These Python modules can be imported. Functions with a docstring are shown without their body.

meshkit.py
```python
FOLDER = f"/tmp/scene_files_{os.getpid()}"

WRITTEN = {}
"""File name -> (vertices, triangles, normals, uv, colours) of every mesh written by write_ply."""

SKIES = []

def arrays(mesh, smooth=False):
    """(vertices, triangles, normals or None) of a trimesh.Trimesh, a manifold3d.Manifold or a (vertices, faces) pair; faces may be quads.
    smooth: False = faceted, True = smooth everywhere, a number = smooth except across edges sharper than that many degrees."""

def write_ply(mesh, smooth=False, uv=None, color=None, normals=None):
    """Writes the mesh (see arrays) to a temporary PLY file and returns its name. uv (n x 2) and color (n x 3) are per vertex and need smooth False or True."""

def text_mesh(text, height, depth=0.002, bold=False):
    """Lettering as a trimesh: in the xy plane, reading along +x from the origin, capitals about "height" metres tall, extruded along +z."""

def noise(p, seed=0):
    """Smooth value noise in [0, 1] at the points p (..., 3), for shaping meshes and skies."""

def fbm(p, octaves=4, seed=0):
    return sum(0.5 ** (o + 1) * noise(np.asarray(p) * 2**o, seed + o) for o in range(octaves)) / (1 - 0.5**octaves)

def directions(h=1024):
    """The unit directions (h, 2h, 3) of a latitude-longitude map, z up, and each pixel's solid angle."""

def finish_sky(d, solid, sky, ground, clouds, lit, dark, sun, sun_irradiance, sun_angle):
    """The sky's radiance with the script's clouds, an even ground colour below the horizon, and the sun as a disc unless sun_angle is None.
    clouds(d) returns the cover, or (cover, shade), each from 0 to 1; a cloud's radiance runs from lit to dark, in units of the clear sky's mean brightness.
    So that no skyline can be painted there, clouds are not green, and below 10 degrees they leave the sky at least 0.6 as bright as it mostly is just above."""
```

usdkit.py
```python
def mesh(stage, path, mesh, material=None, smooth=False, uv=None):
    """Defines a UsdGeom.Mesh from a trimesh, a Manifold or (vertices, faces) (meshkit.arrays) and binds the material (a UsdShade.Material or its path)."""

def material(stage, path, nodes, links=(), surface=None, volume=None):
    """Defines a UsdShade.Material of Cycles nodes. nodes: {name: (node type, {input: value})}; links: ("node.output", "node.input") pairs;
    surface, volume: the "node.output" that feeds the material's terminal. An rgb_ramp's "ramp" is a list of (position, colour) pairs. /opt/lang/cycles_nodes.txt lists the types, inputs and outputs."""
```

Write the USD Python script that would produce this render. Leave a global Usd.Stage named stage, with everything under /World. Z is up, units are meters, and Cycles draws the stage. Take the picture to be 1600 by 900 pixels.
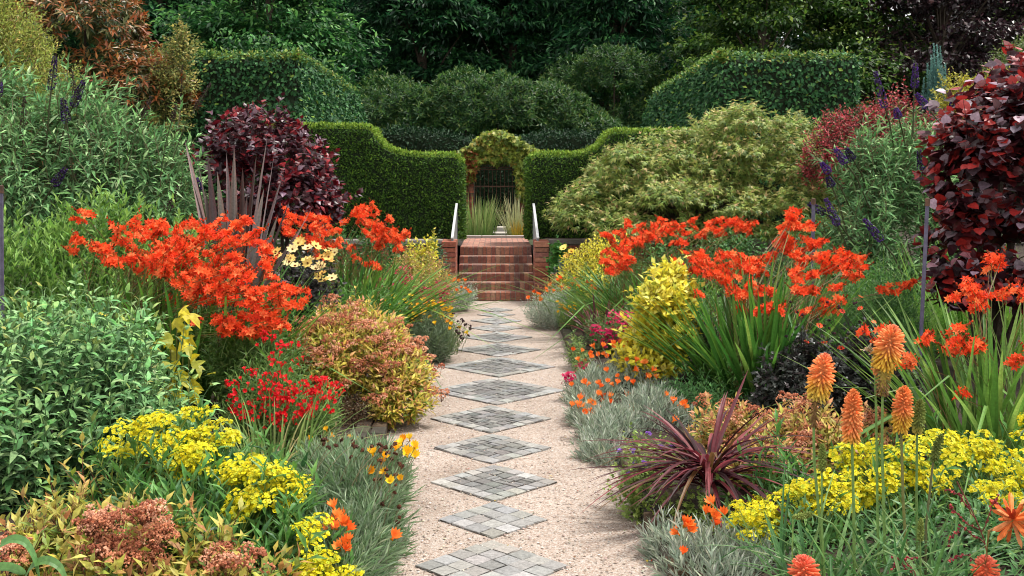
import math
import numpy as np, trimesh, shapely
from shapely.geometry import Polygon
import usdkit, meshkit
from pxr import Usd, UsdGeom, UsdLux, UsdShade, Sdf, Gf, Vt

stage = Usd.Stage.CreateInMemory()
UsdGeom.SetStageUpAxis(stage, 'Z'); UsdGeom.SetStageMetersPerUnit(stage, 1.0)
UsdGeom.Xform.Define(stage, '/World')
UsdGeom.Scope.Define(stage, '/World/Looks')

# ------------------------------------------------------------------ camera
EYE, FPX, VX, VY = 1.85, 1650.0, 775.0, 285.0           # eye height, focal length and vanishing point in photo pixels
cam = UsdGeom.Camera.Define(stage, '/World/camera')
cam.CreateHorizontalApertureAttr(36.0)
cam.CreateFocalLengthAttr(36.0 * FPX / 1600)
cam.CreateHorizontalApertureOffsetAttr((800 - VX) * 36 / 1600)
cam.CreateVerticalApertureOffsetAttr(-(450 - VY) * 36 / 1600)
cam.CreateClippingRangeAttr(Gf.Vec2f(0.1, 2000))
cam.AddTranslateOp().Set(Gf.Vec3d(0, 0, EYE)); cam.AddRotateXOp().Set(90)
cam.CreateExposureAttr(1.55)

# ------------------------------------------------------------------ sky and sun: bright thin overcast
SUN = np.array([0.42, 0.10, 0.90]); SUN /= np.linalg.norm(SUN)
sun = UsdLux.DistantLight.Define(stage, '/World/sun')
sun.CreateIntensityAttr(0.5); sun.CreateAngleAttr(10); sun.CreateNormalizeAttr(True); sun.CreateColorAttr(Gf.Vec3f(1, .96, .89))
q = Gf.Rotation(Gf.Vec3d(0, 0, 1), Gf.Vec3d(*map(float, SUN))).GetQuat()
sun.AddOrientOp().Set(Gf.Quatf(q))
dome = UsdLux.DomeLight.Define(stage, '/World/sky')
dome.GetPrim().SetCustomDataByKey('kind', 'structure')
SKY = usdkit.material(stage, '/World/Looks/sky_look', {
    's': ('sky_texture', {'sky_type': 'single_scattering', 'sun_disc': False, 'sun_elevation': math.asin(SUN[2]), 'sun_rotation': math.atan2(SUN[0], SUN[1])}),
    'tc': ('texture_coordinate', {}),
    'n': ('noise_texture', {'scale': 2.2, 'detail': 6, 'roughness': .55}),
    'r': ('rgb_ramp', {'ramp': [(.2, (.62, .62, .62)), (.75, (.95, .95, .95))]}),
    'm': ('mix', {'color2': (5.9, 5.65, 5.25)}),
    'b': ('background_shader', {'strength': 0.1})},
    [('tc.generated', 'n.vector'), ('n.fac', 'r.fac'), ('r.color', 'm.fac'), ('s.color', 'm.color1'), ('m.color', 'b.color')], surface='b.background')
UsdShade.MaterialBindingAPI.Apply(dome.GetPrim()).Bind(SKY)

# ------------------------------------------------------------------ helpers
def gx(px, Y): return (px - VX) * Y / FPX
def gz(py, Y): return EYE - (py - VY) * Y / FPX
def at(px, py, Y): return np.array([gx(px, Y), Y, gz(py, Y)])
def col(h, k=1.0):
    h = h.lstrip('#'); c = np.array([int(h[i:i + 2], 16) for i in (0, 2, 4)]) / 255.0
    return np.where(c <= .04045, c / 12.92, ((c + .055) / 1.055) ** 2.4) * k
def nrm(v): v = np.asarray(v, float); return v / np.maximum(np.linalg.norm(v, axis=-1, keepdims=True), 1e-9)
_rng_n = [0]
def RNG(seed=None):
    _rng_n[0] += 1
    return np.random.default_rng(seed if seed is not None else 1000 + _rng_n[0])

used = {}
def path_of(parent, name):
    base = str(parent) if parent else '/World'
    k = used.get((base, name), 0); used[(base, name)] = k + 1
    return f'{base}/{name}' + (f'_{k:03d}' if k else '')
def tags(prim, label=None, cat=None, group=None, kind=None):
    for k, v in (('label', label), ('category', cat), ('group', group), ('kind', kind)):
        if v: prim.SetCustomDataByKey(k, v)
def thing(name, label, cat, group=None, kind=None, loc=None):
    x = UsdGeom.Xform.Define(stage, path_of(None, name))
    if loc is not None: x.AddTranslateOp().Set(Gf.Vec3d(*map(float, loc)))
    tags(x.GetPrim(), label, cat, group, kind)
    return x.GetPath()
def put(parent, name, V, F, mat, C=None, smooth=False, kind=None, label=None, cat=None, group=None, origin=None):
    """one Mesh prim; C = per-vertex natural colour of the thing (leaf, petal, stone)"""
    p = path_of(parent, name)
    V = np.asarray(V, np.float32); F = np.asarray(F, np.int32)
    m = UsdGeom.Mesh.Define(stage, p)
    n = None
    if smooth:
        V, F, n = meshkit.arrays((V, F), True)
    m.CreatePointsAttr(Vt.Vec3fArray.FromNumpy(V.astype(np.float32)))
    m.CreateFaceVertexCountsAttr(Vt.IntArray.FromNumpy(np.full(len(F), F.shape[1], np.int32)))
    m.CreateFaceVertexIndicesAttr(Vt.IntArray.FromNumpy(F.astype(np.int32).ravel()))
    m.CreateSubdivisionSchemeAttr('none')
    if n is not None:
        m.CreateNormalsAttr(Vt.Vec3fArray.FromNumpy(n.astype(np.float32))); m.SetNormalsInterpolation('vertex')
    if C is not None:
        C = np.asarray(C, np.float32)
        if C.ndim == 1: C = np.tile(C, (len(V), 1))
        UsdGeom.PrimvarsAPI(m).CreatePrimvar('tint', Sdf.ValueTypeNames.Color3fArray, 'vertex').Set(Vt.Vec3fArray.FromNumpy(C))
    UsdShade.MaterialBindingAPI.Apply(m.GetPrim()).Bind(mat)
    tags(m.GetPrim(), label, cat, group, kind)
    return m.GetPath()
class Bag:
    """collects pieces of ONE part"""
    def __init__(s): s.V, s.F, s.C, s.n = [], [], [], 0
    def add(s, V, F, C=None):
        V = np.asarray(V, float); F = np.asarray(F, int)
        if F.shape[1] == 4: F = np.vstack([F[:, [0, 1, 2]], F[:, [0, 2, 3]]])
        if C is None: C = (.5, .5, .5)
        C = np.asarray(C, float)
        if C.ndim == 1: C = np.tile(C, (len(V), 1))
        s.V.append(V); s.F.append(F + s.n); s.C.append(C); s.n += len(V); return s
    def put(s, parent, name, mat, **kw):
        if not s.V: return None
        return put(parent, name, np.vstack(s.V), np.vstack(s.F), mat, np.vstack(s.C), **kw)
def box(x0, x1, y0, y1, z0, z1, bev=0.0):
    """box with chamfered upper edges"""
    if bev <= 0:
        V = [(x, y, z) for z in (z0, z1) for x, y in ((x0, y0), (x1, y0), (x1, y1), (x0, y1))]
        F = [(0, 3, 2, 1), (4, 5, 6, 7), (0, 1, 5, 4), (1, 2, 6, 5), (2, 3, 7, 6), (3, 0, 4, 7)]
    else:
        b = bev
        V = [(x, y, z) for z, o in ((z0, 0), (z1 - b, 0), (z1, b)) for x, y in ((x0 + o, y0 + o), (x1 - o, y0 + o), (x1 - o, y1 - o), (x0 + o, y1 - o))]
        F = [(0, 3, 2, 1), (8, 9, 10, 11)] + [(i, (i + 1) % 4, 4 + (i + 1) % 4, 4 + i) for i in range(4)] + [(4 + i, 4 + (i + 1) % 4, 8 + (i + 1) % 4, 8 + i) for i in range(4)]
    return np.array(V, float), np.array(F)
def tube(P, R, k=5):
    P = np.asarray(P, float); R = np.broadcast_to(R, (len(P),))
    t = nrm(np.gradient(P, axis=0)); a = nrm(np.cross(t, np.where(np.abs(t[:, 2:]) < .9, [0, 0, 1.], [1., 0, 0]))); b = np.cross(t, a)
    an = np.arange(k) * 2 * np.pi / k
    V = P[:, None] + R[:, None, None] * (np.cos(an)[None, :, None] * a[:, None] + np.sin(an)[None, :, None] * b[:, None])
    i, j = np.meshgrid(np.arange(len(P) - 1), np.arange(k), indexing='ij')
    Fq = np.stack([i * k + j, i * k + (j + 1) % k, (i + 1) * k + (j + 1) % k, (i + 1) * k + j], -1).reshape(-1, 4)
    return V.reshape(-1, 3), np.vstack([Fq[:, [0, 1, 2]], Fq[:, [0, 2, 3]]])

# leaf templates: x along the leaf, y across, z up; (vertices, triangles)
def T_(v, f): return np.array(v, float), np.array(f)
LEAF = {
    'flat': T_([(0, 0, 0), (.45, .5, .03), (1, 0, -.10), (.45, -.5, .03)], [(0, 3, 2), (0, 2, 1)]),
    'oval': T_([(0, 0, 0), (.4, .5, .05), (.45, 0, -.02), (.4, -.5, .05), (1, 0, -.16)], [(0, 2, 1), (0, 3, 2), (2, 4, 1), (3, 4, 2)]),
    'lance': T_([(0, 0, 0), (.3, .5, .06), (.3, 0, .02), (.3, -.5, .06), (.68, .36, -.02), (.68, 0, -.06), (.68, -.36, -.02), (1, 0, -.24)],
                [(0, 2, 1), (0, 3, 2), (1, 2, 5), (1, 5, 4), (2, 3, 6), (2, 6, 5), (4, 5, 7), (5, 6, 7)]),
    'strap': T_([(0, .25, 0), (0, -.25, 0), (.5, .5, .10), (.5, -.5, .10), (1, 0, 0)], [(0, 1, 3), (0, 3, 2), (2, 3, 4)]),
    'heart': T_([(0, 0, 0), (-.06, .3, .02), (.22, .52, .05), (.62, .38, .0), (1, 0, -.14), (.62, -.38, 0), (.22, -.52, .05), (-.06, -.3, .02), (.4, 0, -.03)],
                [(0, 8, 1), (1, 8, 2), (2, 8, 3), (3, 8, 4), (4, 8, 5), (5, 8, 6), (6, 8, 7), (7, 8, 0)]),
    'lobed': T_([(0, 0, 0), (.15, .42, .05), (.32, .16, 0), (.55, .5, -.02), (.62, .15, -.03), (1, 0, -.18), (.62, -.15, -.03), (.55, -.5, -.02), (.32, -.16, 0), (.15, -.42, .05)],
                [(0, 2, 1), (0, 8, 2), (0, 9, 8), (2, 4, 3), (2, 8, 4), (8, 6, 4), (8, 7, 6), (4, 6, 5)]),
    'palm': T_([(0, 0, 0), (.62, .62, -.1), (.36, .16, -.02), (1, 0, -.22), (.36, -.16, -.02), (.62, -.62, -.1)], [(0, 2, 1), (0, 4, 2), (2, 4, 3), (0, 5, 4)]),
}
def leaves(kind, pos, d, up, L, W, C):
    """many leaves as arrays: returns (verts (N,k,3), faces template, colours (N,k,3))"""
    tv, tf = LEAF[kind]
    pos = np.asarray(pos, float); N = len(pos)
    x = nrm(d); y = nrm(np.cross(up, x)); z = np.cross(x, y)
    L = np.broadcast_to(L, (N,)); W = np.broadcast_to(W, (N,))
    V = pos[:, None] + (tv[None, :, 0, None] * L[:, None, None]) * x[:, None] + (tv[None, :, 1, None] * W[:, None, None]) * y[:, None] + (tv[None, :, 2, None] * L[:, None, None]) * z[:, None]
    return V, tf, np.repeat(np.asarray(C)[:, None], len(tv), 1)
def flat(LV):
    V, tf, C = LV; N, k = V.shape[:2]
    return V.reshape(-1, 3), (tf[None] + (np.arange(N) * k)[:, None, None]).reshape(-1, 3), C.reshape(-1, 3)
def palette(rng, N, pal, jit=.16):
    """pal: list of (weight, colour)"""
    w = np.array([p[0] for p in pal], float); c = np.array([p[1] for p in pal])
    i = rng.choice(len(pal), N, p=w / w.sum())
    v = np.exp(rng.normal(0, jit, (N, 1))) * np.exp(rng.normal(0, jit * .25, (N, 3)))
    return np.clip(c[i] * v, .002, .9)
def dome_points(rng, blobs, M, lump=.18, freq=2.2, zmin=-9, inner=.22, low=-.25, front=.5):
    """points on (and some within) the lumpy surface of a union of ellipsoids (cx,cy,cz,rx,ry,rz), with outward normals"""
    B = np.array(blobs, float); a = (B[:, 3] * B[:, 5] + B[:, 3] * B[:, 4] + B[:, 4] * B[:, 5]); a /= a.sum()
    P, N = [], []
    got = 0
    while got < M:
        n = int((M - got) * 2.2) + 50
        k = rng.choice(len(B), n, p=a); u = nrm(rng.normal(size=(n, 3)))
        keep = (u[:, 2] > low) & ((u[:, 1] < .35) | (rng.random(n) > front))
        k, u = k[keep], u[keep]; n = len(k)
        r = 1 + lump * 2 * (meshkit.fbm(B[k, :3] * 1.7 + u * freq, 3, 7) - .5)
        dep = np.where(rng.random(n) < inner, rng.uniform(.35, .9, n), 1 - np.abs(rng.normal(0, .05, n)))
        p = B[k, :3] + u * B[k, 3:] * (r * dep)[:, None]
        ok = p[:, 2] > zmin
        for j in range(len(B)):
            q = np.linalg.norm((p - B[j, :3]) / B[j, 3:], axis=1)
            ok &= (k == j) | (q > .82)
        P.append(p[ok]); N.append(nrm(u[ok] / B[k[ok], 3:])); got += ok.sum()
    return np.vstack(P)[:M], np.vstack(N)[:M]
def shoots(rng, tip, axis, length, k, kind, L, W, pal, splay=.8, droop=.25, arr='spiral', jit=.16, bend=.15, tipgrow=None, tiptint=None, tipfrac=.75, smaller=.45):
    """leafy shoots ending at tip: k leaves each; returns (leaves, stem bag)"""
    M = len(tip); axis = nrm(axis); length = np.broadcast_to(length, (M,))
    side = nrm(np.cross(axis, rng.normal(size=(M, 3)))); side2 = np.cross(axis, side)
    bv = side * (rng.normal(0, bend, M) * length)[:, None]
    t = (np.arange(k) + .5) / k
    t = np.clip(t[None] + rng.normal(0, .03, (M, k)), .02, 1)
    base = tip - axis * length[:, None]
    pos = base[:, None] + axis[:, None] * (length[:, None] * t)[..., None] + bv[:, None] * (t * (1 - t) * 4)[..., None]
    if arr == 'opp':
        ph = (np.arange(k) // 2) * (np.pi / 2) + (np.arange(k) % 2) * np.pi
        pos = base[:, None] + axis[:, None] * (length[:, None] * (t[:, np.arange(k) // 2 * 2]))[..., None] + bv[:, None] * (t * (1 - t) * 4)[..., None]
    else:
        ph = np.arange(k) * 2.399
    ph = ph[None] + rng.uniform(0, 6.28, (M, 1)) + rng.normal(0, .25, (M, k))
    rad = side[:, None] * np.cos(ph)[..., None] + side2[:, None] * np.sin(ph)[..., None]
    sp = (splay * (1.15 - .75 * t))[..., None] + rng.normal(0, .12, (M, k, 1))
    d = nrm(axis[:, None] * (1 - .5 * sp) + rad * sp + np.array([0, 0, -1.]) * droop * rng.uniform(.3, 1.2, (M, k, 1)))
    up = axis[:, None] + np.array([0, 0, .6]) + rng.normal(0, .25, (M, k, 3))
    size = rng.uniform(.75, 1.15, (M, k)) * (1 - smaller * t ** 2)
    C = palette(rng, M * k, pal, jit).reshape(M, k, 3)
    shoot_v = np.exp(rng.normal(0, .10, (M, 1, 1))); C = np.clip(C * shoot_v, .002, .9)
    if tiptint is not None:
        f = np.clip((t - tipfrac) / max(1 - tipfrac, .01), 0, 1)[..., None]
        C = C * (1 - f) + palette(rng, M * k, tiptint, jit).reshape(M, k, 3) * f
    lv = leaves(kind, pos.reshape(-1, 3), d.reshape(-1, 3), up.reshape(-1, 3), (L * size).ravel(), (W * size).ravel(), C.reshape(-1, 3))
    return lv, (base, tip, bv)
def stems(st, r, c, bagobj=None):
    """thin three-sided stems of shoots"""
    base, tip, bv = st
    M = len(base); an = np.arange(3) * 2.094
    mid = (base + tip) / 2 + bv
    ring = np.stack([np.cos(an), np.sin(an), 0 * an], -1) * r
    V = np.concatenate([base[:, None] + ring * 1.2, mid[:, None] + ring, tip[:, None] + ring * .5], 1)
    F = []
    for a in (0, 3):
        for j in range(3):
            F += [(a + j, a + (j + 1) % 3, a + 3 + (j + 1) % 3), (a + j, a + 3 + (j + 1) % 3, a + 3 + j)]
    F = np.array(F)
    return V.reshape(-1, 3), (F[None] + (np.arange(M) * 9)[:, None, None]).reshape(-1, 3), np.tile(np.asarray(c), (M * 9, 1))
def put_leaves(parent, lv, mat, single=0, name='foliage', leafname='leaf'):
    """the `single` leaves that show largest (nearest the viewer, outermost) are parts of their own, the rest one part"""
    V, tf, C = lv
    N = len(V)
    if single:
        c = V.mean(1); e1 = V[:, tf[0][1]] - V[:, tf[0][0]]; e2 = V[:, tf[0][2]] - V[:, tf[0][0]]
        view = nrm(c - np.array([0, 0, EYE])); area = np.abs((np.cross(e1, e2) * view).sum(1)) / (c[:, 1] ** 2)
        # seen first: coarse picture-cell depth order
        ppx = (c[:, 0] / c[:, 1] * FPX / 9).astype(int); ppy = ((EYE - c[:, 2]) / c[:, 1] * FPX / 9).astype(int)
        inframe = (np.abs(ppx * 9 + VX - 800) < 800) & (ppy * 9 + VY < 900)
        order = np.argsort(c[:, 1]); seen = {}; vis = np.zeros(N, bool)
        for i in order:
            k = (ppx[i], ppy[i])
            if k not in seen: seen[k] = 1; vis[i] = inframe[i]
        idx = np.where(vis)[0]; idx = idx[np.argsort(-area[idx])][:single]
        for i in idx: put(parent, leafname, V[i], tf, mat, C[i])
        rest = np.ones(N, bool); rest[idx] = False
        V, C = V[rest], C[rest]
    if len(V):
        v, f, c = flat((V, tf, C)); put(parent, name, v, f, mat, c, kind='stuff')
def blade(base, d, L, W, bend=(0, 0, -.3), n=7, fold=.18, c0=(.1, .2, .05), c1=None, kink=None, pw=2.0, edge=None):
    """a sword-shaped leaf; bend added as t**pw; kink=(t, vector): folds over beyond t"""
    t = np.linspace(0, 1, n + 1); d = nrm(np.asarray(d, float))
    P = np.asarray(base, float) + d * (L * t)[:, None] + np.asarray(bend, float) * (L * t ** pw)[:, None]
    if kink: P = P + np.asarray(kink[1], float) * (np.clip(t - kink[0], 0, None) * L)[:, None]
    tan = nrm(np.gradient(P, axis=0))
    hor = np.cross(d, np.array([0, 0, 1.])); hor = hor if np.linalg.norm(hor) > .05 else np.array([1., 0, 0])
    s = nrm(hor + 0 * tan); up = np.cross(s, tan)
    w = W * .5 * np.minimum(1, .62 + t * 1.5) * np.clip(1 - t ** 2.6, 0, 1) ** .9
    V = np.stack([P + s * w[:, None], P - up * (w * fold * 2)[:, None], P - s * w[:, None]], 1).reshape(-1, 3)
    F = []
    for i in range(n):
        a = 3 * i
        F += [(a, a + 1, a + 4), (a, a + 4, a + 3), (a + 1, a + 2, a + 5), (a + 1, a + 5, a + 4)]
    c1 = c0 if c1 is None else c1
    C = np.asarray(c0)[None] * (1 - t)[:, None] + np.asarray(c1)[None] * t[:, None]
    C = np.repeat(C, 3, 0)
    if edge is not None: C[0::3] = edge; C[2::3] = edge
    return V, np.array(F), C
def rot(a, V):
    c, s = math.cos(a), math.sin(a); R = np.array([[c, -s, 0], [s, c, 0], [0, 0, 1]])
    return V @ R.T
def frame(d, up=(0, 0, 1)):
    x = nrm(np.asarray(d, float)); y = np.cross(np.asarray(up, float), x)
    y = np.array([0, 1., 0]) if np.linalg.norm(y) < .02 else nrm(y)
    return np.stack([x, y, np.cross(x, y)], 1)
def in_poly(rng, poly, n):
    """points evenly inside a polygon given in picture units"""
    P = Polygon(poly); x0, y0, x1, y1 = P.bounds; out = []
    while len(out) < n:
        p = (rng.uniform(x0, x1), rng.uniform(y0, y1))
        if P.contains(shapely.Point(p)): out.append(p)
    return np.array(out)

# ------------------------------------------------------------------ materials
def leaf_mat(name, rough=.5, spec=.35, trans=.34, sheen=0):
    return usdkit.material(stage, '/World/Looks/' + name, {
        'a': ('attribute', {'attribute': 'tint'}),
        'g': ('geometry', {}),
        'n': ('noise_texture', {'scale': 55, 'detail': 2}),
        'r': ('rgb_ramp', {'ramp': [(.3, (.78, .78, .78)), (.7, (1.16, 1.16, 1.16))]}),
        'm': ('mix', {'mix_type': 'multiply', 'fac': 1.0}),
        'p': ('principled_bsdf', {'roughness': rough, 'specular_ior_level': spec, 'sheen_weight': sheen}),
        't': ('translucent_bsdf', {}),
        'k': ('mix_closure', {'fac': trans})},
        [('g.position', 'n.vector'), ('n.fac', 'r.fac'), ('a.color', 'm.color1'), ('r.color', 'm.color2'), ('m.color', 'p.base_color'), ('m.color', 't.color'), ('p.BSDF', 'k.closure1'), ('t.BSDF', 'k.closure2')], surface='k.closure')
M_LEAF = leaf_mat('leaf'); M_GLOSSY = leaf_mat('glossy_leaf', .4, .4, .24); M_MATT = leaf_mat('felted_leaf', .8, .15, .15, .2); M_PETAL = leaf_mat('petal', .6, .2, .3)
M_STEM = leaf_mat('stem', .6, .3, 0.0)
M_NEEDLE = leaf_mat('dense_leaf', .6, .2, .12)
def solid_mat(name, c0, c1, scale=8, rough=.85, bump=.3, dist=.01, bscale=60, tint=False, detail=4, spec=.3):
    nodes = {'g': ('geometry', {}), 'n': ('noise_texture', {'scale': scale, 'detail': detail, 'roughness': .6}), 'r': ('rgb_ramp', {'ramp': [(.3, c0), (.7, c1)]}),
             'b': ('noise_texture', {'scale': bscale, 'detail': 4, 'roughness': .65}), 'u': ('bump', {'strength': bump, 'distance': dist}),
             'p': ('principled_bsdf', {'roughness': rough, 'specular_ior_level': spec})}
    links = [('g.position', 'n.vector'), ('g.position', 'b.vector'), ('n.fac', 'r.fac'), ('b.fac', 'u.height'), ('u.normal', 'p.normal')]
    if tint:
        nodes |= {'a': ('attribute', {'attribute': 'tint'}), 'm': ('mix', {'mix_type': 'multiply', 'fac': 1.0})}
        links += [('a.color', 'm.color1'), ('r.color', 'm.color2'), ('m.color', 'p.base_color')]
    else: links += [('r.color', 'p.base_color')]
    return usdkit.material(stage, '/World/Looks/' + name, nodes, links, surface='p.BSDF')
M_SOIL = solid_mat('soil', (.018, .012, .008), (.05, .034, .022), 12, .95, .8, .02, 45)
M_FAR = solid_mat('far_ground', (.02, .03, .012), (.05, .06, .025), 2, .95, .6, .03, 20)
M_BARK = solid_mat('bark', (.03, .022, .016), (.075, .055, .04), 9, .9, .9, .03, 30)
M_BRICK = solid_mat('brick_clay', (.62, .58, .55), (1.25, 1.2, 1.15), 28, .9, .5, .006, 130, tint=True)
M_STONE = solid_mat('granite_sett', (.70, .70, .70), (1.2, 1.2, 1.2), 60, .8, .6, .004, 110, tint=True)
M_MORTAR = solid_mat('mortar', (.12, .095, .08), (.22, .175, .15), 25, .95, .5, .004, 150)
M_IRON = solid_mat('rusty_iron', (.035, .022, .016), (.11, .05, .028), 30, .7, .4, .002, 150)
M_CORE = solid_mat('hedge_twigs', (.008, .014, .006), (.018, .032, .012), 20, .95, .8, .03, 40)
M_METAL = solid_mat('painted_steel', (.16, .17, .18), (.24, .25, .26), 20, .4, .05, .001, 100, spec=.5)
M_RAILW = solid_mat('galvanised_steel', (.36, .37, .38), (.5, .51, .52), 20, .38, .05, .001, 100, spec=.5)
M_STAKE = solid_mat('stake_paint', (.055, .048, .08), (.10, .09, .14), 20, .5, .1, .001, 100)
M_SLATE = solid_mat('blue_slate', (.10, .15, .28), (.18, .25, .42), 14, .6, .3, .003, 80)
M_GRAVEL = usdkit.material(stage, '/World/Looks/gravel', {
    'g': ('geometry', {}),
    'v': ('voronoi_texture', {'scale': 125.0}), 'w': ('voronoi_texture', {'scale': 230.0}),
    'hv': ('separate_color', {}), 
    'r': ('rgb_ramp', {'ramp': [(0, (.20, .14, .11)), (.2, (.30, .23, .185)), (.45, (.36, .29, .245)), (.7, (.40, .335, .29)), (.88, (.46, .415, .38)), (1, (.22, .19, .165))]}),
    'n': ('noise_texture', {'scale': 1.3, 'detail': 5, 'roughness': .6}), 'nr': ('rgb_ramp', {'ramp': [(.28, (.66, .63, .60)), (.48, (.95, .94, .93)), (.7, (1.08, 1.08, 1.08))]}),
    'm': ('mix', {'mix_type': 'multiply', 'fac': 1.0}),
    'a': ('math', {'math_type': 'multiply', 'value2': 1.0}),
    'u': ('bump', {'strength': .9, 'distance': .006, 'invert': True}),
    'p': ('principled_bsdf', {'roughness': .9, 'specular_ior_level': .2})},
    [('g.position', 'v.vector'), ('g.position', 'w.vector'), ('g.position', 'n.vector'), ('v.color', 'hv.color'), ('hv.r', 'r.fac'), ('n.fac', 'nr.fac'), ('r.color', 'm.color1'), ('nr.color', 'm.color2'),
     ('m.color', 'p.base_color'), ('v.distance', 'a.value1'), ('a.value', 'u.height'), ('u.normal', 'p.normal')], surface='p.BSDF')

# ================================================================== THE SETTING
rng = RNG(5)
def sheet(name, x0, x1, y0, y1, z, mat, n=(2, 2), amp=0.0, f=2.0, zf=None):
    xs, ys = np.linspace(x0, x1, n[0]), np.linspace(y0, y1, n[1]); X, Y = np.meshgrid(xs, ys)
    Z = np.full_like(X, z) if zf is None else zf(X, Y)
    P = np.stack([X, Y, Z], -1).reshape(-1, 3)
    if amp: P[:, 2] += amp * (meshkit.fbm(P * f + 50, 3, 3) - .5) * 2
    i, j = np.meshgrid(np.arange(n[1] - 1), np.arange(n[0] - 1), indexing='ij'); a = i * n[0] + j
    F = np.stack([a, a + 1, a + n[0] + 1, a + n[0]], -1).reshape(-1, 4)
    return put(None, name, P, F, mat, kind='structure', smooth=bool(amp))
def named(p, label): stage.GetPrimAtPath(p).SetCustomDataByKey('label', label)
named(sheet('ground', -400, 400, -100, 700, -.05, M_FAR), 'dark grassy ground around the garden')
PATH = thing('path', 'pinkish gravel path running straight up to the brick steps', 'path', kind='structure')
def path_sheet():
    nx, ny = 40, 300
    xs, ys = np.linspace(-1.0, 1.0, nx), np.linspace(1.0, 16.52, ny); X, Y = np.meshgrid(xs, ys)
    P = np.stack([X, Y, 0 * X], -1).reshape(-1, 3)
    P[:, 2] += .006 * (meshkit.fbm(P * 1.6 + 9, 4, 2) - .5) + .003 * (meshkit.noise(P * 30 + 9, 4) - .5) - .004
    i, j = np.meshgrid(np.arange(ny - 1), np.arange(nx - 1), indexing='ij'); a = i * nx + j
    put(PATH, 'gravel_bed', P, np.stack([a, a + 1, a + nx + 1, a + nx], -1).reshape(-1, 4), M_GRAVEL, smooth=True)
    # loose stones
    n = 7000
    y = 4.6 + 9 * rng.random(n) ** 1.6; x = rng.uniform(-.85, .85, n)
    o = np.array([(1, 0, 0), (-1, 0, 0), (0, 1, 0), (0, -1, 0), (0, 0, 1.), (0, 0, -1)]); f = np.array([(0, 2, 4), (2, 1, 4), (1, 3, 4), (3, 0, 4)])
    r = rng.uniform(.0035, .009, (n, 1, 1)); V = o[None] * r * np.array([1, 1, .6]) * rng.uniform(.7, 1.3, (n, 6, 1))
    a = rng.uniform(0, 6.28, n); c, s = np.cos(a)[:, None], np.sin(a)[:, None]
    V = np.stack([V[..., 0] * c - V[..., 1] * s, V[..., 0] * s + V[..., 1] * c, V[..., 2]], -1) + np.stack([x, y, np.full(n, .003)], -1)[:, None]
    C = np.repeat(palette(rng, n, [(3, np.array([.34, .265, .22])), (3, np.array([.39, .32, .27])), (1, np.array([.25, .18, .145])), (1.5, np.array([.46, .41, .37])), (.3, np.array([.20, .17, .16]))], .18)[:, None], 6, 1)
    put(PATH, 'loose_pebbles', V.reshape(-1, 3), (f[None] + (np.arange(n) * 6)[:, None, None]).reshape(-1, 3), M_STONE, C.reshape(-1, 3), kind='stuff')
path_sheet()
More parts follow.
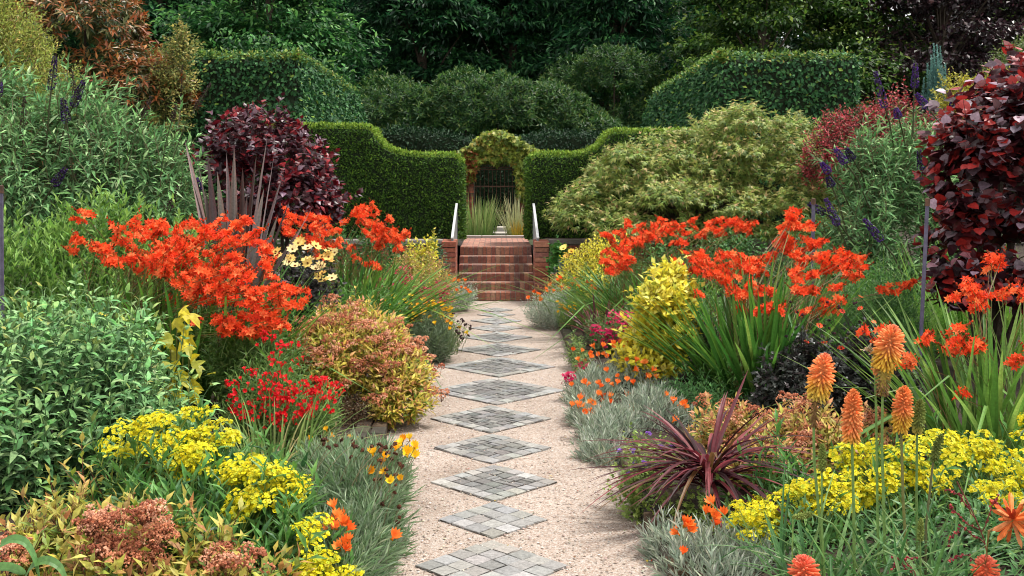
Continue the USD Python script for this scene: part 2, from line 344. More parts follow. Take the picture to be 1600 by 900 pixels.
def litter():
    r = RNG(12); n = 260; y = r.uniform(4.8, 15, n); s = np.where(r.random(n) < .5, -1, 1); x = s * (.82 - np.abs(r.normal(0, .16, n))); k = r.random(n) < .12; x[k] = r.uniform(-.6, .6, k.sum())
    a = r.uniform(0, 6.283, n); d = np.stack([np.cos(a), np.sin(a), r.uniform(-.1, .3, n)], -1)
    C = palette(r, n, [(3, col('#5a3a28', .7)), (2, col('#7a5a3a', .75)), (1, col('#b8502e', .8)), (1, col('#c8a84a', .8)), (1, col('#6a7a3a', .7))], .2); L = r.uniform(.012, .035, n)
    v, f, c = flat(leaves('oval', np.stack([x, y, np.full(n, .007)], -1), d, np.tile([0, 0, 1.], (n, 1)) + r.normal(0, .25, (n, 3)), L, L * .5, C)); put(PATH, 'fallen_leaves', v, f, M_LEAF, c, kind='stuff')
litter()
def bedz(X, Y): return .07 + .045 * np.clip(np.abs(X) - .9, 0, 3)
named(sheet('bed_soil', -9, -.86, -1, 17.0, .08, M_SOIL, (60, 120), .035, 3, bedz), 'dark soil of the border left of the path')
named(sheet('bed_soil', .86, 9, -1, 17.0, .08, M_SOIL, (60, 120), .035, 3, bedz), 'dark soil of the border right of the path')
named(sheet('terrace', -200, 200, 21.06, 600, .60, M_FAR, (4, 4)), 'shaded ground of the terrace and wood above the wall')

M_JOINT = solid_mat('sett_joint', (.05, .043, .037), (.14, .115, .097), 40, .95, .5, .004, 150)
# stone diamonds set in the path: touching corners in the picture -> distance; width across
TOUCH = [4.70, 5.47, 6.105, 6.92, 7.77, 8.75, 10.0, 11.18, 12.16, 13.04, 13.75, 14.47, 15.04, 15.57]
CXS = [-.02, -.017, -.012, -.026, -.04, .006, .025, .02, .01, .0, 0, 0, 0]
ordinal = ['nearest the viewer, cut by the bottom of the picture', 'second from the viewer', 'third from the viewer', 'fourth from the viewer', 'fifth from the viewer', 'sixth from the viewer and next to largest', 'seventh from the viewer, the widest of all',
           'eighth from the viewer', 'ninth from the viewer', 'tenth from the viewer', 'third from the brick steps', 'second from the brick steps', 'nearest the brick steps']
for i in range(13):
    y0, y1 = TOUCH[i], TOUCH[i + 1]; cy = (y0 + y1) / 2; half = (y1 - y0) / 2 - .012; s = half * 2 / math.sqrt(2)
    if i == 0: s *= 1.0
    r = RNG(300 + i)
    t = thing('paving_diamond', f'diamond of grey stone setts in the gravel path, {ordinal[i]}', 'paving', kind='structure')
    R = lambda V: rot(math.pi / 4, V) + np.array([CXS[i], cy, 0])
    v, f = box(-s / 2 + .004, s / 2 - .004, -s / 2 + .004, s / 2 - .004, -.03, .0012); put(t, 'joint_bed', R(v), f, M_JOINT)
    n = max(4, int(round(s / .1))); n = min(n, 8); e = s / n
    cells = []
    lo, hi = (n - 3) // 2 if n < 6 else 1, None
    for a in range(n):
        b = 0
        for b in range(n):
            ring = min(a, b, n - 1 - a, n - 1 - b)
            inner = ring >= (1 if n >= 6 else 2)
            x0, y0_ = -s / 2 + a * e, -s / 2 + b * e
            if inner:
                if r.random() < .55:
                    k = r.uniform(.42, .58)
                    if r.random() < .5: cells += [(x0, x0 + e * k, y0_, y0_ + e, 1), (x0 + e * k, x0 + e, y0_, y0_ + e, 1)]
                    else: cells += [(x0, x0 + e, y0_, y0_ + e * k, 1), (x0, x0 + e, y0_ + e * k, y0_ + e, 1)]
                else: cells.append((x0, x0 + e, y0_, y0_ + e, 1))
            else: cells.append((x0, x0 + e, y0_, y0_ + e, 0))
    for (a0, a1, b0, b1, inn) in cells:
        g = r.uniform(.0022, .0055) + (.002 if inn else 0)
        v, f = box(a0 + g, a1 - g, b0 + g, b1 - g, -.02, .0085 + r.normal(0, .0011), .003)
        v[:8, :2] += r.normal(0, .0030, (8, 2)); v[8:, :2] += r.normal(0, .0034, (4, 2)); v[8:, 2] += r.normal(0, .0011, 4); 
        base = np.array([.24, .234, .224]) if not inn else np.array([.17, .166, .16])
        c = base * math.exp(r.normal(0, .13)) * (1 if not inn else 1 - .25 * (n >= 6) * r.random()) * np.array([1 + r.normal(0, .03), 1, 1 + r.normal(0, .03)])
        put(t, 'sett', R(v), f, M_STONE, c)

# brick edging of both borders
def brick_colour(r, dark=1.0):
    p = [(.30, .095, .06), (.36, .13, .085), (.24, .075, .055), (.33, .15, .10), (.20, .085, .07)]
    return np.array(p[r.integers(len(p))]) * dark * math.exp(r.normal(0, .15))
for sgn, side in ((-1, 'left'), (1, 'right')):
    r = RNG(40 + sgn)
    t = thing('brick_edging', f'low weathered brick edging between the gravel path and the {side} border', 'edging')
    y = 3.4
    while y < 16.2:
        L = .215 * r.uniform(.97, 1.02)
        for x0, h in ((.80, .085), (.912, .10)):
            v, f = box(x0, x0 + .102, y, y + L, -.04, h + r.normal(0, .004), .008); v += r.normal(0, .003, (1, 3)) + r.normal(0, .0015, v.shape)
            v[:, 0] += .012 * math.sin(y * .9 + sgn); v[:, 0] *= sgn
            if sgn < 0: f = f[:, ::-1]
            put(t, 'brick', v, f, M_BRICK, brick_colour(r, .26) * np.array([.75, 1.6, 1.5]))
        y += L + .010

# ------------------------------------------------------------------ steps, piers, rails
STEPS = thing('brick_steps', 'six red brick steps at the far end of the path with a brick landing', 'steps')
SY = [16.5 + .3 * i for i in range(6)]; SZ = [.13, .25, .37, .49, .61, .748]
r = RNG(61)
Vb = Bag()
for i in range(6):
    Vb.add(*box(-.605, .605, SY[i] + .012, 17.16 if i < 2 else 20.9, (-.03 if i == 0 else SZ[i - 1] - .02), SZ[i] - .006))
Vb.put(STEPS, 'mortar_core', M_MORTAR)
for i in range(6):
    x = -.61; zb = 0 if i == 0 else SZ[i - 1]
    while x < .57:
        w = min(.066, .61 - x); v, f = box(x, x + w, SY[i], SY[i] + .215, zb + .006, SZ[i] + r.normal(0, .0015), .004); v += r.normal(0, .0012, (1, 3))
        put(STEPS, 'brick', v, f, M_BRICK, brick_colour(r, .8) * np.array([.9, 1.15, 1.2])); x += .0764
    v, f = box(-.605, .605, SY[i] + .226, SY[i] + .315, SZ[i] - .03, SZ[i] - .001); 
    if i < 5: put(STEPS, 'tread_strip', v, f, M_BRICK, np.array([.40, .27, .22]))
y = SY[5] + .226
while y < 20.7:
    x = -.61
    while x < .57:
        v, f = box(x, x + .094, y, y + .212, .70, .747 + r.normal(0, .0015), .003); put(STEPS, 'paving_brick', v, f, M_BRICK, brick_colour(r, .8) * .6 + np.array([.20, .13, .11])); x += .1025
    y += .222
for sgn, side in ((-1, 'left'), (1, 'right')):
    r = RNG(70 + sgn); xc = -.735 if sgn < 0 else .712
    t = thing('brick_pier', f'red brick pier at the foot of the steps on their {side} side', 'pier')
    v, f = box(xc - .098, xc + .098, 16.43, 17.13, 0, .85); put(t, 'mortar_core', v, f, M_MORTAR)
    for k in range(11):
        z = .005 + k * .0765; off = 0 if k % 2 else -.11; y = 16.4 + off
        while y < 17.1:
            a, b = max(y, 16.4), min(y + .215, 17.14)
            if b - a > .03:
                v, f = box(xc - .108, xc + .108, a, b, z, z + .066, .003); v += r.normal(0, .0015, (1, 3)); put(t, 'brick', v, f, M_BRICK, brick_colour(r, .85))
            y += .226
    y = 16.39
    while y < 17.1:
        v, f = box(xc - .112, xc + .112, y, y + .066, .847, .93 + r.normal(0, .002), .004); put(t, 'coping_brick', v, f, M_BRICK, brick_colour(r, .9)); y += .0755
    xr = -.685 if sgn < 0 else .655
    t = thing('handrail', f'sloping pale steel handrail panel on the {side} brick pier', 'handrail')
    prof = np.array([(16.55, .93), (16.55, .975), (18.35, 1.45), (18.35, .80), (17.2, .80), (17.2, .93)])
    m = trimesh.creation.extrude_polygon(Polygon(prof), .018); V = np.array(m.vertices); V = np.stack([V[:, 2] + xr - .009, V[:, 0], V[:, 1]], -1)
    put(t, 'panel', V, np.array(m.faces)[:, ::-1], M_METAL)
    P0, P1 = np.array([xr, 16.5, .978]), np.array([xr, 18.4, 1.478]); d = nrm(P1 - P0); up = np.array([0, -d[2], d[1]])
    V = []
    for P in (P0, P1):
        for a, b in ((-.02, -.006), (.02, -.006), (.02, .012), (-.02, .012)): V.append(P + np.array([a, 0, 0]) + up * b)
    put(t, 'rail', np.array(V), np.array([(0, 1, 2, 3), (4, 7, 6, 5), (0, 4, 5, 1), (1, 5, 6, 2), (2, 6, 7, 3), (3, 7, 4, 0)]), M_RAILW)
    for yy in (16.58, 18.3):
        v, f = box(xr - .016, xr + .016, yy - .016, yy + .016, .60 if yy > 17 else .925, (.99 if yy < 17 else 1.44)); put(t, 'post', v, f, M_METAL)
# retaining wall either side
for sgn, side in ((-1, 'left'), (1, 'right')):
    r = RNG(80 + sgn); xs = sorted((sgn * .86, sgn * 9.0))
    t = thing('retaining_wall', f'low brick retaining wall with stone coping behind the {side} border', 'wall')
    v, f = box(xs[0], xs[1], 16.95, 17.14, -.05, .86); put(t, 'mortar_core', v, f, M_MORTAR)
    for k in range(11):
        x = .865 + (.11 if k % 2 else 0)
        while x < 3.3:
            v, f = box(x, x + .215, 16.935, 17.0, .005 + k * .0765, .071 + k * .0765); v[:, 0] *= sgn
            put(t, 'brick', v, f if sgn > 0 else f[:, ::-1], M_BRICK, brick_colour(r, .8)); x += .226
    x = .86
    while x < 9:
        L = r.uniform(.45, .6); v, f = box(x, x + L - .008, 16.90, 17.2, .862, .925 + r.normal(0, .003), .008); v[:, 0] *= sgn
        put(t, 'coping_stone', v, f if sgn > 0 else f[:, ::-1], M_STONE, np.array([.2, .175, .16]) * math.exp(r.normal(0, .1))); x += L
    p = sheet('terrace_bed', xs[0], xs[1], 17.2, 21.0, .88, M_SOIL, (30, 14), .03, 3); named(p, f'raised soil behind the {side} retaining wall')

# ------------------------------------------------------------------ top of the steps: kerb, slabs, gateway, gate
t = thing('stone_kerb', 'long pale stone kerb across the top of the brick landing', 'kerb')
x = -.74
for L in (.46, .48, .45):
    v, f = box(x, x + L - .008, 20.9, 21.06, .60, .80, .008); put(t, 'kerb_stone', v, f, M_STONE, np.array([.36, .32, .29])); x += L
for k, (x0, x1, y, z, lab) in enumerate(((-.12, .42, 22.0, .80, 'pale stone slab behind the kerb between the two reed clumps'), (.02, .36, 23.4, .86, 'smaller pale stone slab further back before the dark gate'))):
    t = thing('stone_slab', lab, 'stone'); v, f = box(x0, x1, y, y + .5, z - .26, z, .012); put(t, 'slab', v, f, M_STONE, np.array([.40, .36, .32]))
GY = 26.0
WALL = thing('brick_gateway', 'old brick gateway wall with a curved top behind the hedges, framing the gate', 'gateway')
top = [(-1.15, 2.50), (-.9, 2.55), (-.62, 2.72), (-.42, 2.92), (-.2, 3.06), (0, 3.1), (.2, 3.06), (.42, 2.92), (.62, 2.74), (.9, 2.56), (1.2, 2.48)]
poly = Polygon(top + [(1.2, .55), (.56, .55), (.56, 2.28), (-.54, 2.28), (-.54, .55), (-1.15, .55)])
m = trimesh.creation.extrude_polygon(poly, .42); V = np.array(m.vertices); V = np.stack([V[:, 0], GY + .03 + V[:, 2], V[:, 1]], -1)
put(WALL, 'mortar_core', V, np.array(m.faces)[:, ::-1], M_MORTAR)
r = RNG(90)
for k in range(25):
    z = .6 + k * .076
    for x0, x1 in ((-1.0, -.545), (.565, 1.02)):
        x = x0 - (.11 if k % 2 else 0)
        while x < x1:
            a, b = max(x, x0), min(x + .215, x1)
            if b - a > .03: v, f = box(a, b, GY, GY + .1, z, z + .066); v += r.normal(0, .002, (1, 3)); put(WALL, 'brick', v, f, M_BRICK, brick_colour(r, .9))
            x += .226
v, f = box(-.78, -.36, GY - .06, GY + .12, 2.66, 2.70); c = np.array([-.57, GY, 2.68]); a = -.62
R = np.array([[math.cos(a), 0, math.sin(a)], [0, 1, 0], [-math.sin(a), 0, math.cos(a)]])
put(WALL, 'slate_coping', (v - c) @ R.T + c + np.array([0, -.18, .09]), f, M_SLATE, label='blue-grey slate coping tilted on the wall top')
GATE = thing('iron_gate', 'narrow rusty wrought iron gate with upright bars and scrolls above', 'gate')
for k in range(11):
    x = -.49 + k * .1; V, F = tube([(x, GY - .05, .68), (x, GY - .05, 2.16)], .0085, 6); put(GATE, 'bar', V, F, M_IRON)
for z in (.7, 1.15, 1.75, 2.17):
    v, f = box(-.53, .55, GY - .065, GY - .035, z - .016, z + .016); put(GATE, 'rail', v, f, M_IRON)
for s in (-1, 1):
    for (cx, cz, rr, tw) in ((.10, 2.34, .085, 1), (.27, 2.27, .06, -1)):
        th = np.linspace(0, 4.6 * math.pi / 1.7, 26); rad = rr * (1 - th / th.max() * .78)
        P = np.stack([s * (cx + rad * np.cos(th * tw + 1.2)), np.full_like(th, GY - .05), cz + rad * np.sin(th * tw + 1.2)], -1)
        V, F = tube(P, .011, 5); put(GATE, 'scroll', V, F, M_IRON)
V, F = tube([(0, GY - .05, 2.17), (0, GY - .05, 2.55)], .012, 5); put(GATE, 'finial', V, F, M_IRON)
v, f = box(-.54, .56, GY - .07, GY - .03, 2.205, 2.235); put(GATE, 'lintel_bar', v, f, M_IRON)

# ================================================================== HEDGES, TREES AND SHRUBS BEHIND
def skin(rng, mesh, n, kind, L, W, pal, out=.5, droop=.2, thick=.04, ymax=None, lump=0.0, toppal=None, upk=0.0, noise=.55):
    """leaves over a clipped hedge's surface; toppal = the young growth on its top"""
    P, fi = trimesh.sample.sample_surface(mesh, n, seed=int(rng.integers(1e9))); P = np.array(P); N = mesh.face_normals[fi]
    keep = (P[:, 2] > mesh.bounds[0, 2] + .02) & (N[:, 1] < .5); P, N = P[keep], N[keep]; n = len(P)
    if lump: P = P + N * ((meshkit.fbm(P * 1.9, 3, 5) - .5) * 2 * lump)[:, None]
    P = P + N * rng.normal(0, thick, (n, 1))
    d = nrm(N * out + rng.normal(0, noise, (n, 3)) + np.array([0, 0, -1]) * droop + np.array([0, 0, 1]) * upk)
    up = N + rng.normal(0, .45, (n, 3)) + np.array([0, 0, .5])
    C = palette(rng, n, pal, .2)
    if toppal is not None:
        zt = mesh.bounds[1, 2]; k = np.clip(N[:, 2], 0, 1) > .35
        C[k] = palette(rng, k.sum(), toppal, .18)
    s = rng.uniform(.7, 1.2, n)
    return leaves(kind, P, d, up, L * s, W * s, C)
def extrude_xz(pts, y0, y1):
    m = trimesh.creation.extrude_polygon(Polygon(pts), y1 - y0); V = np.array(m.vertices)
    V = np.stack([V[:, 0], y1 - V[:, 2], V[:, 1]], -1); m = trimesh.Trimesh(V, np.array(m.faces), process=True); m.fix_normals(); return m
def inset(m, k):
    P = m.vertices - m.vertex_normals * k; return P, np.array(m.faces)
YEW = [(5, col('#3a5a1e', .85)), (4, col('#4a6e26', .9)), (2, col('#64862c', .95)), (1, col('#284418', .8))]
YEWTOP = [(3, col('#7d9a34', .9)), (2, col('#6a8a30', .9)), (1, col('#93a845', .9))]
r = RNG(101)
q = lambda a, b, c, d, n=7: [(a + (c - a) * math.sin(t), b + (d - b) * (1 - math.cos(t))) for t in np.linspace(0, math.pi / 2, n)]
zl, zh = gz(242, 18.5), gz(197, 18.5)
left = [(-4.1, .82), (-4.1, zh), (gx(572, 18.5), zh), (gx(581, 18.5), zh - .05), (gx(584, 18.5), zh - .14)] + [(gx(px, 18.5), gz(py, 18.5)) for px, py in ((590, 218), (600, 229), (614, 236), (632, 240), (660, 242))] + [(gx(708, 18.5), zl), (gx(717, 18.5), zl - .05), (gx(720, 18.5), zl - .14), (gx(721, 18.5), .82)]
right = [(4.2, .82), (4.2, gz(205, 18.5)), (gx(960, 18.5), gz(205, 18.5)), (gx(953, 18.5), gz(209, 18.5))] + [(gx(px, 18.5), gz(py, 18.5)) for px, py in ((947, 220), (936, 231), (920, 238), (900, 242))] + [(gx(838, 18.5), zl), (gx(830, 18.5), zl - .05), (gx(828, 18.5), zl - .13), (gx(827, 18.5), .82)]
for pts, lab in ((left, 'clipped yew hedge left of the steps, stepping down in a curve to the gateway'), (right, 'clipped yew hedge right of the steps, curving up behind the tan maple')):
    t = thing('yew_hedge', lab, 'hedge'); m = extrude_xz(pts, 18.5, 19.6)
    v, f = inset(m, .07); put(t, 'twig_core', v, f, M_CORE)
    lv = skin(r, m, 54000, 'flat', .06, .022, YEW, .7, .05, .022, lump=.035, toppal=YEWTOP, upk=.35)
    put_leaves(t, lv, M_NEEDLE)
def extrude_yz(pts, x0, x1, bev=.0):
    m = trimesh.creation.extrude_polygon(Polygon(pts), x1 - x0); V = np.array(m.vertices)
    V = np.stack([V[:, 2] + x0, V[:, 0], V[:, 1]], -1); m = trimesh.Trimesh(V, np.array(m.faces), process=True); m.fix_normals(); return m
HB = [(5, col('#2f5a36', .75)), (4, col('#3e6e40', .8)), (2, col('#55834a', .85)), (.3, col('#86a044', .85))]
HBT = [(3, col('#7d963f', .85)), (3, col('#64863a', .85)), (.7, col('#a89a50', .8)), (3, col('#527638', .85))]
zt = 4.28
prof = [(19.9, .85), (19.9, zt - .12), (20.05, zt)] + [(y, z) for y, z in ((27.5, zt), (28.8, zt - .12), (29.9, zt - .45), (30.8, zt - 1.0), (31.3, zt - 1.7), (31.5, .6))]
for x0, x1, lab in ((-5.78, -3.74, 'tall clipped hornbeam hedge block left of the gateway'), (4.25, 6.83, 'tall clipped hornbeam hedge block right of the gateway')):
    t = thing('hornbeam_hedge', lab, 'hedge'); m = extrude_yz(prof, x0, x1)
    v, f = inset(m, .12); put(t, 'twig_core', v, f, M_CORE)
    m2 = trimesh.Trimesh(np.array(m.vertices), m.faces, process=False)
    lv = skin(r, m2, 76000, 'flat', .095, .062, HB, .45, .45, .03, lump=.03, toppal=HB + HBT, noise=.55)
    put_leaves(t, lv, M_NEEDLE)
    # young shoots along the rim
    n = 700; X = r.uniform(x0, x1, n); Y = 19.9 + 8.5 * r.random(n) ** 1.8; k = r.random(n) < .4; xi = x1 if x0 < 0 else x0; X[k] = xi
    tip = np.stack([X, Y, zt + r.uniform(-.02, .12, n)], -1); lv, st = shoots(r, tip, r.normal(0, .35, (n, 3)) + [0, 0, 1], .18, 5, 'oval', .085, .05, HBT, .8, .2)
    put_leaves(t, lv, M_LEAF, name='young_shoots')
# dark low hedge beyond the gateway
t = thing('dark_hedge', 'dark rounded evergreen hedge behind the gateway', 'hedge')
pts = [(-4.0, .6), (-4.0, 3.15), (-2.6, 3.3), (-1.4, 3.2), (-.5, 3.0), (.6, 3.05), (1.6, 3.2), (2.6, 3.2), (3.6, 3.05), (3.6, .6)]
m = extrude_xz(pts, 29.6, 31.0); v, f = inset(m, .12); put(t, 'twig_core', v, f, M_CORE)
DH = [(4, col('#1d3a22', .6)), (3, col('#27482c', .65)), (1, col('#3a5a36', .7))]
put_leaves(t, skin(r, m, 26000, 'flat', .10, .05, DH, .6, .1, .07, lump=.13), M_NEEDLE)

def tree_crown(rng, h, rad, z0, npads, per, L, W, pal, flatness=.34, lift=.25, droop=.35, kind='flat', tops=None, shape=1.0):
    """a crown of spreading leafy boughs; each bough a flattened drift of leaves with gaps between"""
    zs = z0 + (h - z0) * rng.random(npads) ** .85; rel = (zs - z0) / (h - z0)
    R = rad * np.clip(1.05 - rel ** (1.6 * shape), .1, 1) * np.clip(.72 + rel * 1.4, 0, 1)
    ang = rng.uniform(0, 6.283, npads); rr = R * np.sqrt(rng.uniform(.12, 1.1, npads))
    c = np.stack([np.cos(ang) * rr, np.sin(ang) * rr, zs], -1)
    size = rad * rng.uniform(.20, .36, npads)
    P, U = [], []
    u = nrm(rng.normal(size=(npads, per, 3))); rd = rng.random((npads, per, 1)) ** .45
    loc = u * rd * size[:, None, None]
    loc[..., 2] *= flatness
    out = np.stack([np.cos(ang), np.sin(ang), 0 * ang], -1)
    along = (loc * out[:, None]).sum(-1)
    loc += out[:, None] * along[..., None] * .45
    loc[..., 2] -= (droop * along ** 2 / size[:, None] + .1 * along)
    loc += (meshkit.fbm((c[:, None] + loc) * 1.3 + 31, 2, 3) - .5)[..., None] * .9 * size[:, None, None] * np.array([0, 0, .8])
    pos = (c[:, None] + loc).reshape(-1, 3); n = len(pos)
    d = nrm(np.repeat(out, per, 0) * .8 + rng.normal(0, .55, (n, 3)) + [0, 0, -.25]); up = rng.normal(0, .4, (n, 3)) + [0, 0, 1.]
    C = palette(rng, n, pal, .22) * np.repeat(np.exp(rng.normal(0, .22, (npads, 1))), per, 0)
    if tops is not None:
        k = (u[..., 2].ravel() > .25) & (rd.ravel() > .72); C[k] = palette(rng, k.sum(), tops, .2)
    s = rng.uniform(.6, 1.3, n)
    return leaves(kind, pos, d, up, L * s, W * s, np.clip(C * 1.45, .002, .5)), c
def trunk(rng, h, r0, lean=(0, 0), limbs=None, k=8):
    b = Bag(); z = np.linspace(0, h, 7); P = np.stack([lean[0] * z / h + .04 * h * .1 * np.sin(z), lean[1] * z / h + .03 * np.cos(z * 1.3), z], -1)
    R = r0 * (1 - .85 * z / h); R[0] *= 1.5; b.add(*tube(P, R, k), (.5, .5, .5))
    if limbs is not None:
        for c in limbs:
            z0 = max(.08 * h, c[2] * rng.uniform(.6, .85)); s = np.array([lean[0] * z0 / h, lean[1] * z0 / h, z0]); m = (s + c) / 2 + [0, 0, rng.uniform(.0, .25)]
            b.add(*tube([s, m, c], [r0 * .22, r0 * .13, r0 * .05], 4), (.5, .5, .5))
    return b
protos = {}
def tree(kind, label, loc, scale, rz, group=None, sz=1.0):
    name, build = kind
    p = path_of(None, name); x = UsdGeom.Xform.Define(stage, p)
    x.AddTranslateOp().Set(Gf.Vec3d(*map(float, loc))); x.AddRotateZOp().Set(float(rz)); x.AddScaleOp().Set(Gf.Vec3f(scale, scale, scale * sz))
    if name not in protos:
        cp = stage.CreateClassPrim('/World/Looks/shape_' + name); protos[name] = cp.GetPath(); build(cp.GetPath())
    x.GetPrim().GetReferences().AddInternalReference(protos[name]); x.GetPrim().SetInstanceable(True)
    tags(x.GetPrim(), label, 'tree', group)
def b_broad(p):
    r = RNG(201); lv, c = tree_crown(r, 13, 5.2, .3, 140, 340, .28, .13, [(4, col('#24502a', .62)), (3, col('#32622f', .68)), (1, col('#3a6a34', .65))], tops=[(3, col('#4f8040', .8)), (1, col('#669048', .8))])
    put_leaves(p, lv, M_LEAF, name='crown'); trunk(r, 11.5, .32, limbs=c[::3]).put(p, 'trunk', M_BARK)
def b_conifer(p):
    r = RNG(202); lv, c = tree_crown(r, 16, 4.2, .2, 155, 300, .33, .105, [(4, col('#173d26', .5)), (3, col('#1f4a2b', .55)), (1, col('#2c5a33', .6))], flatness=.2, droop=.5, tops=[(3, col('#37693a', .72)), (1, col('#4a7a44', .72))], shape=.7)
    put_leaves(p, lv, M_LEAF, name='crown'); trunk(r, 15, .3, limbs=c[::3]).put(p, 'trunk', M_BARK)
def b_olive(p):
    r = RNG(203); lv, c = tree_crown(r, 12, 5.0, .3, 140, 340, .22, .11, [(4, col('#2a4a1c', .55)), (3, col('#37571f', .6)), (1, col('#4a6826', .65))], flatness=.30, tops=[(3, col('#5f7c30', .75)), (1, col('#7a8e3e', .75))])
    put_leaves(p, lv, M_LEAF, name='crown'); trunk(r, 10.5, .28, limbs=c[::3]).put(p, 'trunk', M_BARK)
def b_copper(p):
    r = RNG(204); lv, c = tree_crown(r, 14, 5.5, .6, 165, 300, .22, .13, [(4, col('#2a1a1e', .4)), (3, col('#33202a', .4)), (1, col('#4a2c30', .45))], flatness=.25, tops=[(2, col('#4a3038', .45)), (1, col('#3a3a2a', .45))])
    put_leaves(p, lv, M_GLOSSY, name='crown'); trunk(r, 12.5, .4, limbs=c[::2]).put(p, 'trunk', M_BARK)
BROAD, CONI, OLIVE, COPPER = ('broadleaf_tree', b_broad), ('conifer_tree', b_conifer), ('olive_green_tree', b_olive), ('copper_beech_tree', b_copper)
for kind, lab, px, Y, sc, rz in (
    (CONI, 'dark evergreen tree whose layered boughs stand straight behind the gateway', 800, 47, 1.0, 20),
    (CONI, 'dark evergreen tree left of the gateway with white sky showing between its boughs', 660, 46, 1.0, 140),
    (CONI, 'dark evergreen tree behind the right end of the rhododendron bank', 960, 45, .95, 250),
    (CONI, 'dark evergreen tree at the back of the wood, between two nearer evergreens', 730, 56, 1.15, 300),
    (CONI, 'dark evergreen tree at the back of the wood above the right hornbeam hedge', 1090, 55, 1.1, 80),
    (CONI, 'dark evergreen tree at the back of the wood above the left hornbeam hedge', 530, 54, 1.1, 10),
    (CONI, 'dark evergreen tree beyond the copper-brown rhododendron at upper left', 250, 50, 1.1, 70),
    (CONI, 'dark evergreen tree in the upper left corner behind the yellow-green shrub', 40, 46, 1.1, 170),
    (CONI, 'dark evergreen tree at the very back, right of the gateway', 880, 62, 1.3, 200),
    (BROAD, 'mid green broadleaf tree rising behind the left hornbeam hedge', 420, 40, .88, 30),
    (BROAD, 'mid green broadleaf tree above the gateway, its foliage filling the top of the picture', 860, 56, 1.1, 110),
    (BROAD, 'mid green broadleaf tree far back on the left of the wood', 340, 58, 1.15, 220),
    (OLIVE, 'olive green tree spreading above the right hornbeam hedge', 1190, 40, .95, 10),
    (OLIVE, 'olive green tree just left of the copper beech', 1300, 44, 1.0, 160),
    (OLIVE, 'olive green tree behind the copper beech at the right edge', 1640, 60, 1.1, 100),
    (COPPER, 'almost black copper beech at upper right with bright sky between its leaves', 1470, 44, 1.0, 0),
    (COPPER, 'almost black copper beech at the right edge of the picture', 1640, 47, 1.05, 120)):
    tree(kind, lab, (gx(px, Y), Y, .55), sc, rz)
def b_far(p):
    r = RNG(205); lv, c = tree_crown(r, 15, 7.5, .0, 80, 380, .65, .42, [(4, col('#12301c', .5)), (3, col('#1a3a20', .55)), (1, col('#24482a', .6))], flatness=.5)
    put_leaves(p, lv, M_LEAF, name='crown'); trunk(r, 13, .4, limbs=c[::4]).put(p, 'trunk', M_BARK)
FARK = ('wood_edge_tree', b_far)
for i, px in enumerate(range(-160, 1900, 150)):
    if px == 1340: continue
    Y = 74 + 6 * (i % 3); tree(FARK, 'dark tree in the solid back row of the wood, seen only between nearer trees', (gx(px, Y), Y, .5), 1.0 + .07 * (i % 4) , 47 * i, 'trees of the back row of the wood', 1.0)

# rhododendron bank and other shrubs behind the hedges
def shrub(name, label, cat, blobs, M, k, kind, L, W, pal, mat=None, single=0, leng=.3, upb=.5, splay=.9, droop=.3, arr='spiral', tiptint=None, tipfrac=.75, stemc=None, lump=.18, freq=2.2, seed=None, zmin=-9, inner=.22, group=None, trunkat=None, parent=None, part='foliage', stemr=.004, jit=.16, smaller=.45, outw=1.0, low=-.25, front=.5, loose=None):
    r = RNG(seed); t = parent or thing(name, label, cat, group)
    p, n = dome_points(r, blobs, M, lump, freq, zmin, inner, low, front)
    ax = n * outw + np.array([0, 0, upb]) + r.normal(0, .22, (M, 3))
    lz = leng * .28 if loose is None else loose
    p = p + nrm(ax) * (np.abs(r.normal(0, lz, (M, 1))) * (r.random((M, 1)) < .6))
    lv, st = shoots(r, p, ax, leng * r.uniform(.7, 1.2, M), k, kind, L, W, pal, splay, droop, arr, jit=jit, tiptint=tiptint, tipfrac=tipfrac, smaller=smaller)
    put_leaves(t, lv, mat or M_LEAF, single, name=part)
    if stemc is not None:
        V, F, C = stems(st, stemr, stemc); put(t, 'stems', V, F, M_STEM, C, kind='stuff')
    if trunkat is not None:
        b = Bag()
        B = np.array(blobs)
        for c in B:
            s = np.array([*trunkat[:2], trunkat[2]]); e = c[:3] + [0, 0, c[5] * .3]; m = (s + e) / 2 + [0, 0, -.1]
            b.add(*tube([s, m, e], [trunkat[3], trunkat[3] * .7, trunkat[3] * .3], 5), (.5, .5, .5))
        b.put(t, 'trunk', M_BARK)
    return t, p, n
def blob(px0, px1, py0, py1, Y, ry=None):
    """ellipsoid that fills a picture rectangle at distance Y"""
    x0, x1 = gx(px0, Y), gx(px1, Y); z1, z0 = gz(py0, Y), gz(py1, Y); rx, rz = (x1 - x0) / 2, (z1 - z0) / 2
    return ((x0 + x1) / 2, Y, (z0 + z1) / 2, rx, ry or rx, rz)
RH = [(4, col('#2a522a', .6)), (3, col('#38642f', .65)), (2, col('#4f7838', .7)), (.5, col('#74883f', .75))]
RHT = [(3, col('#5c8038', .75)), (2, col('#4a7038', .7)), (1, col('#7a8a48', .75))]
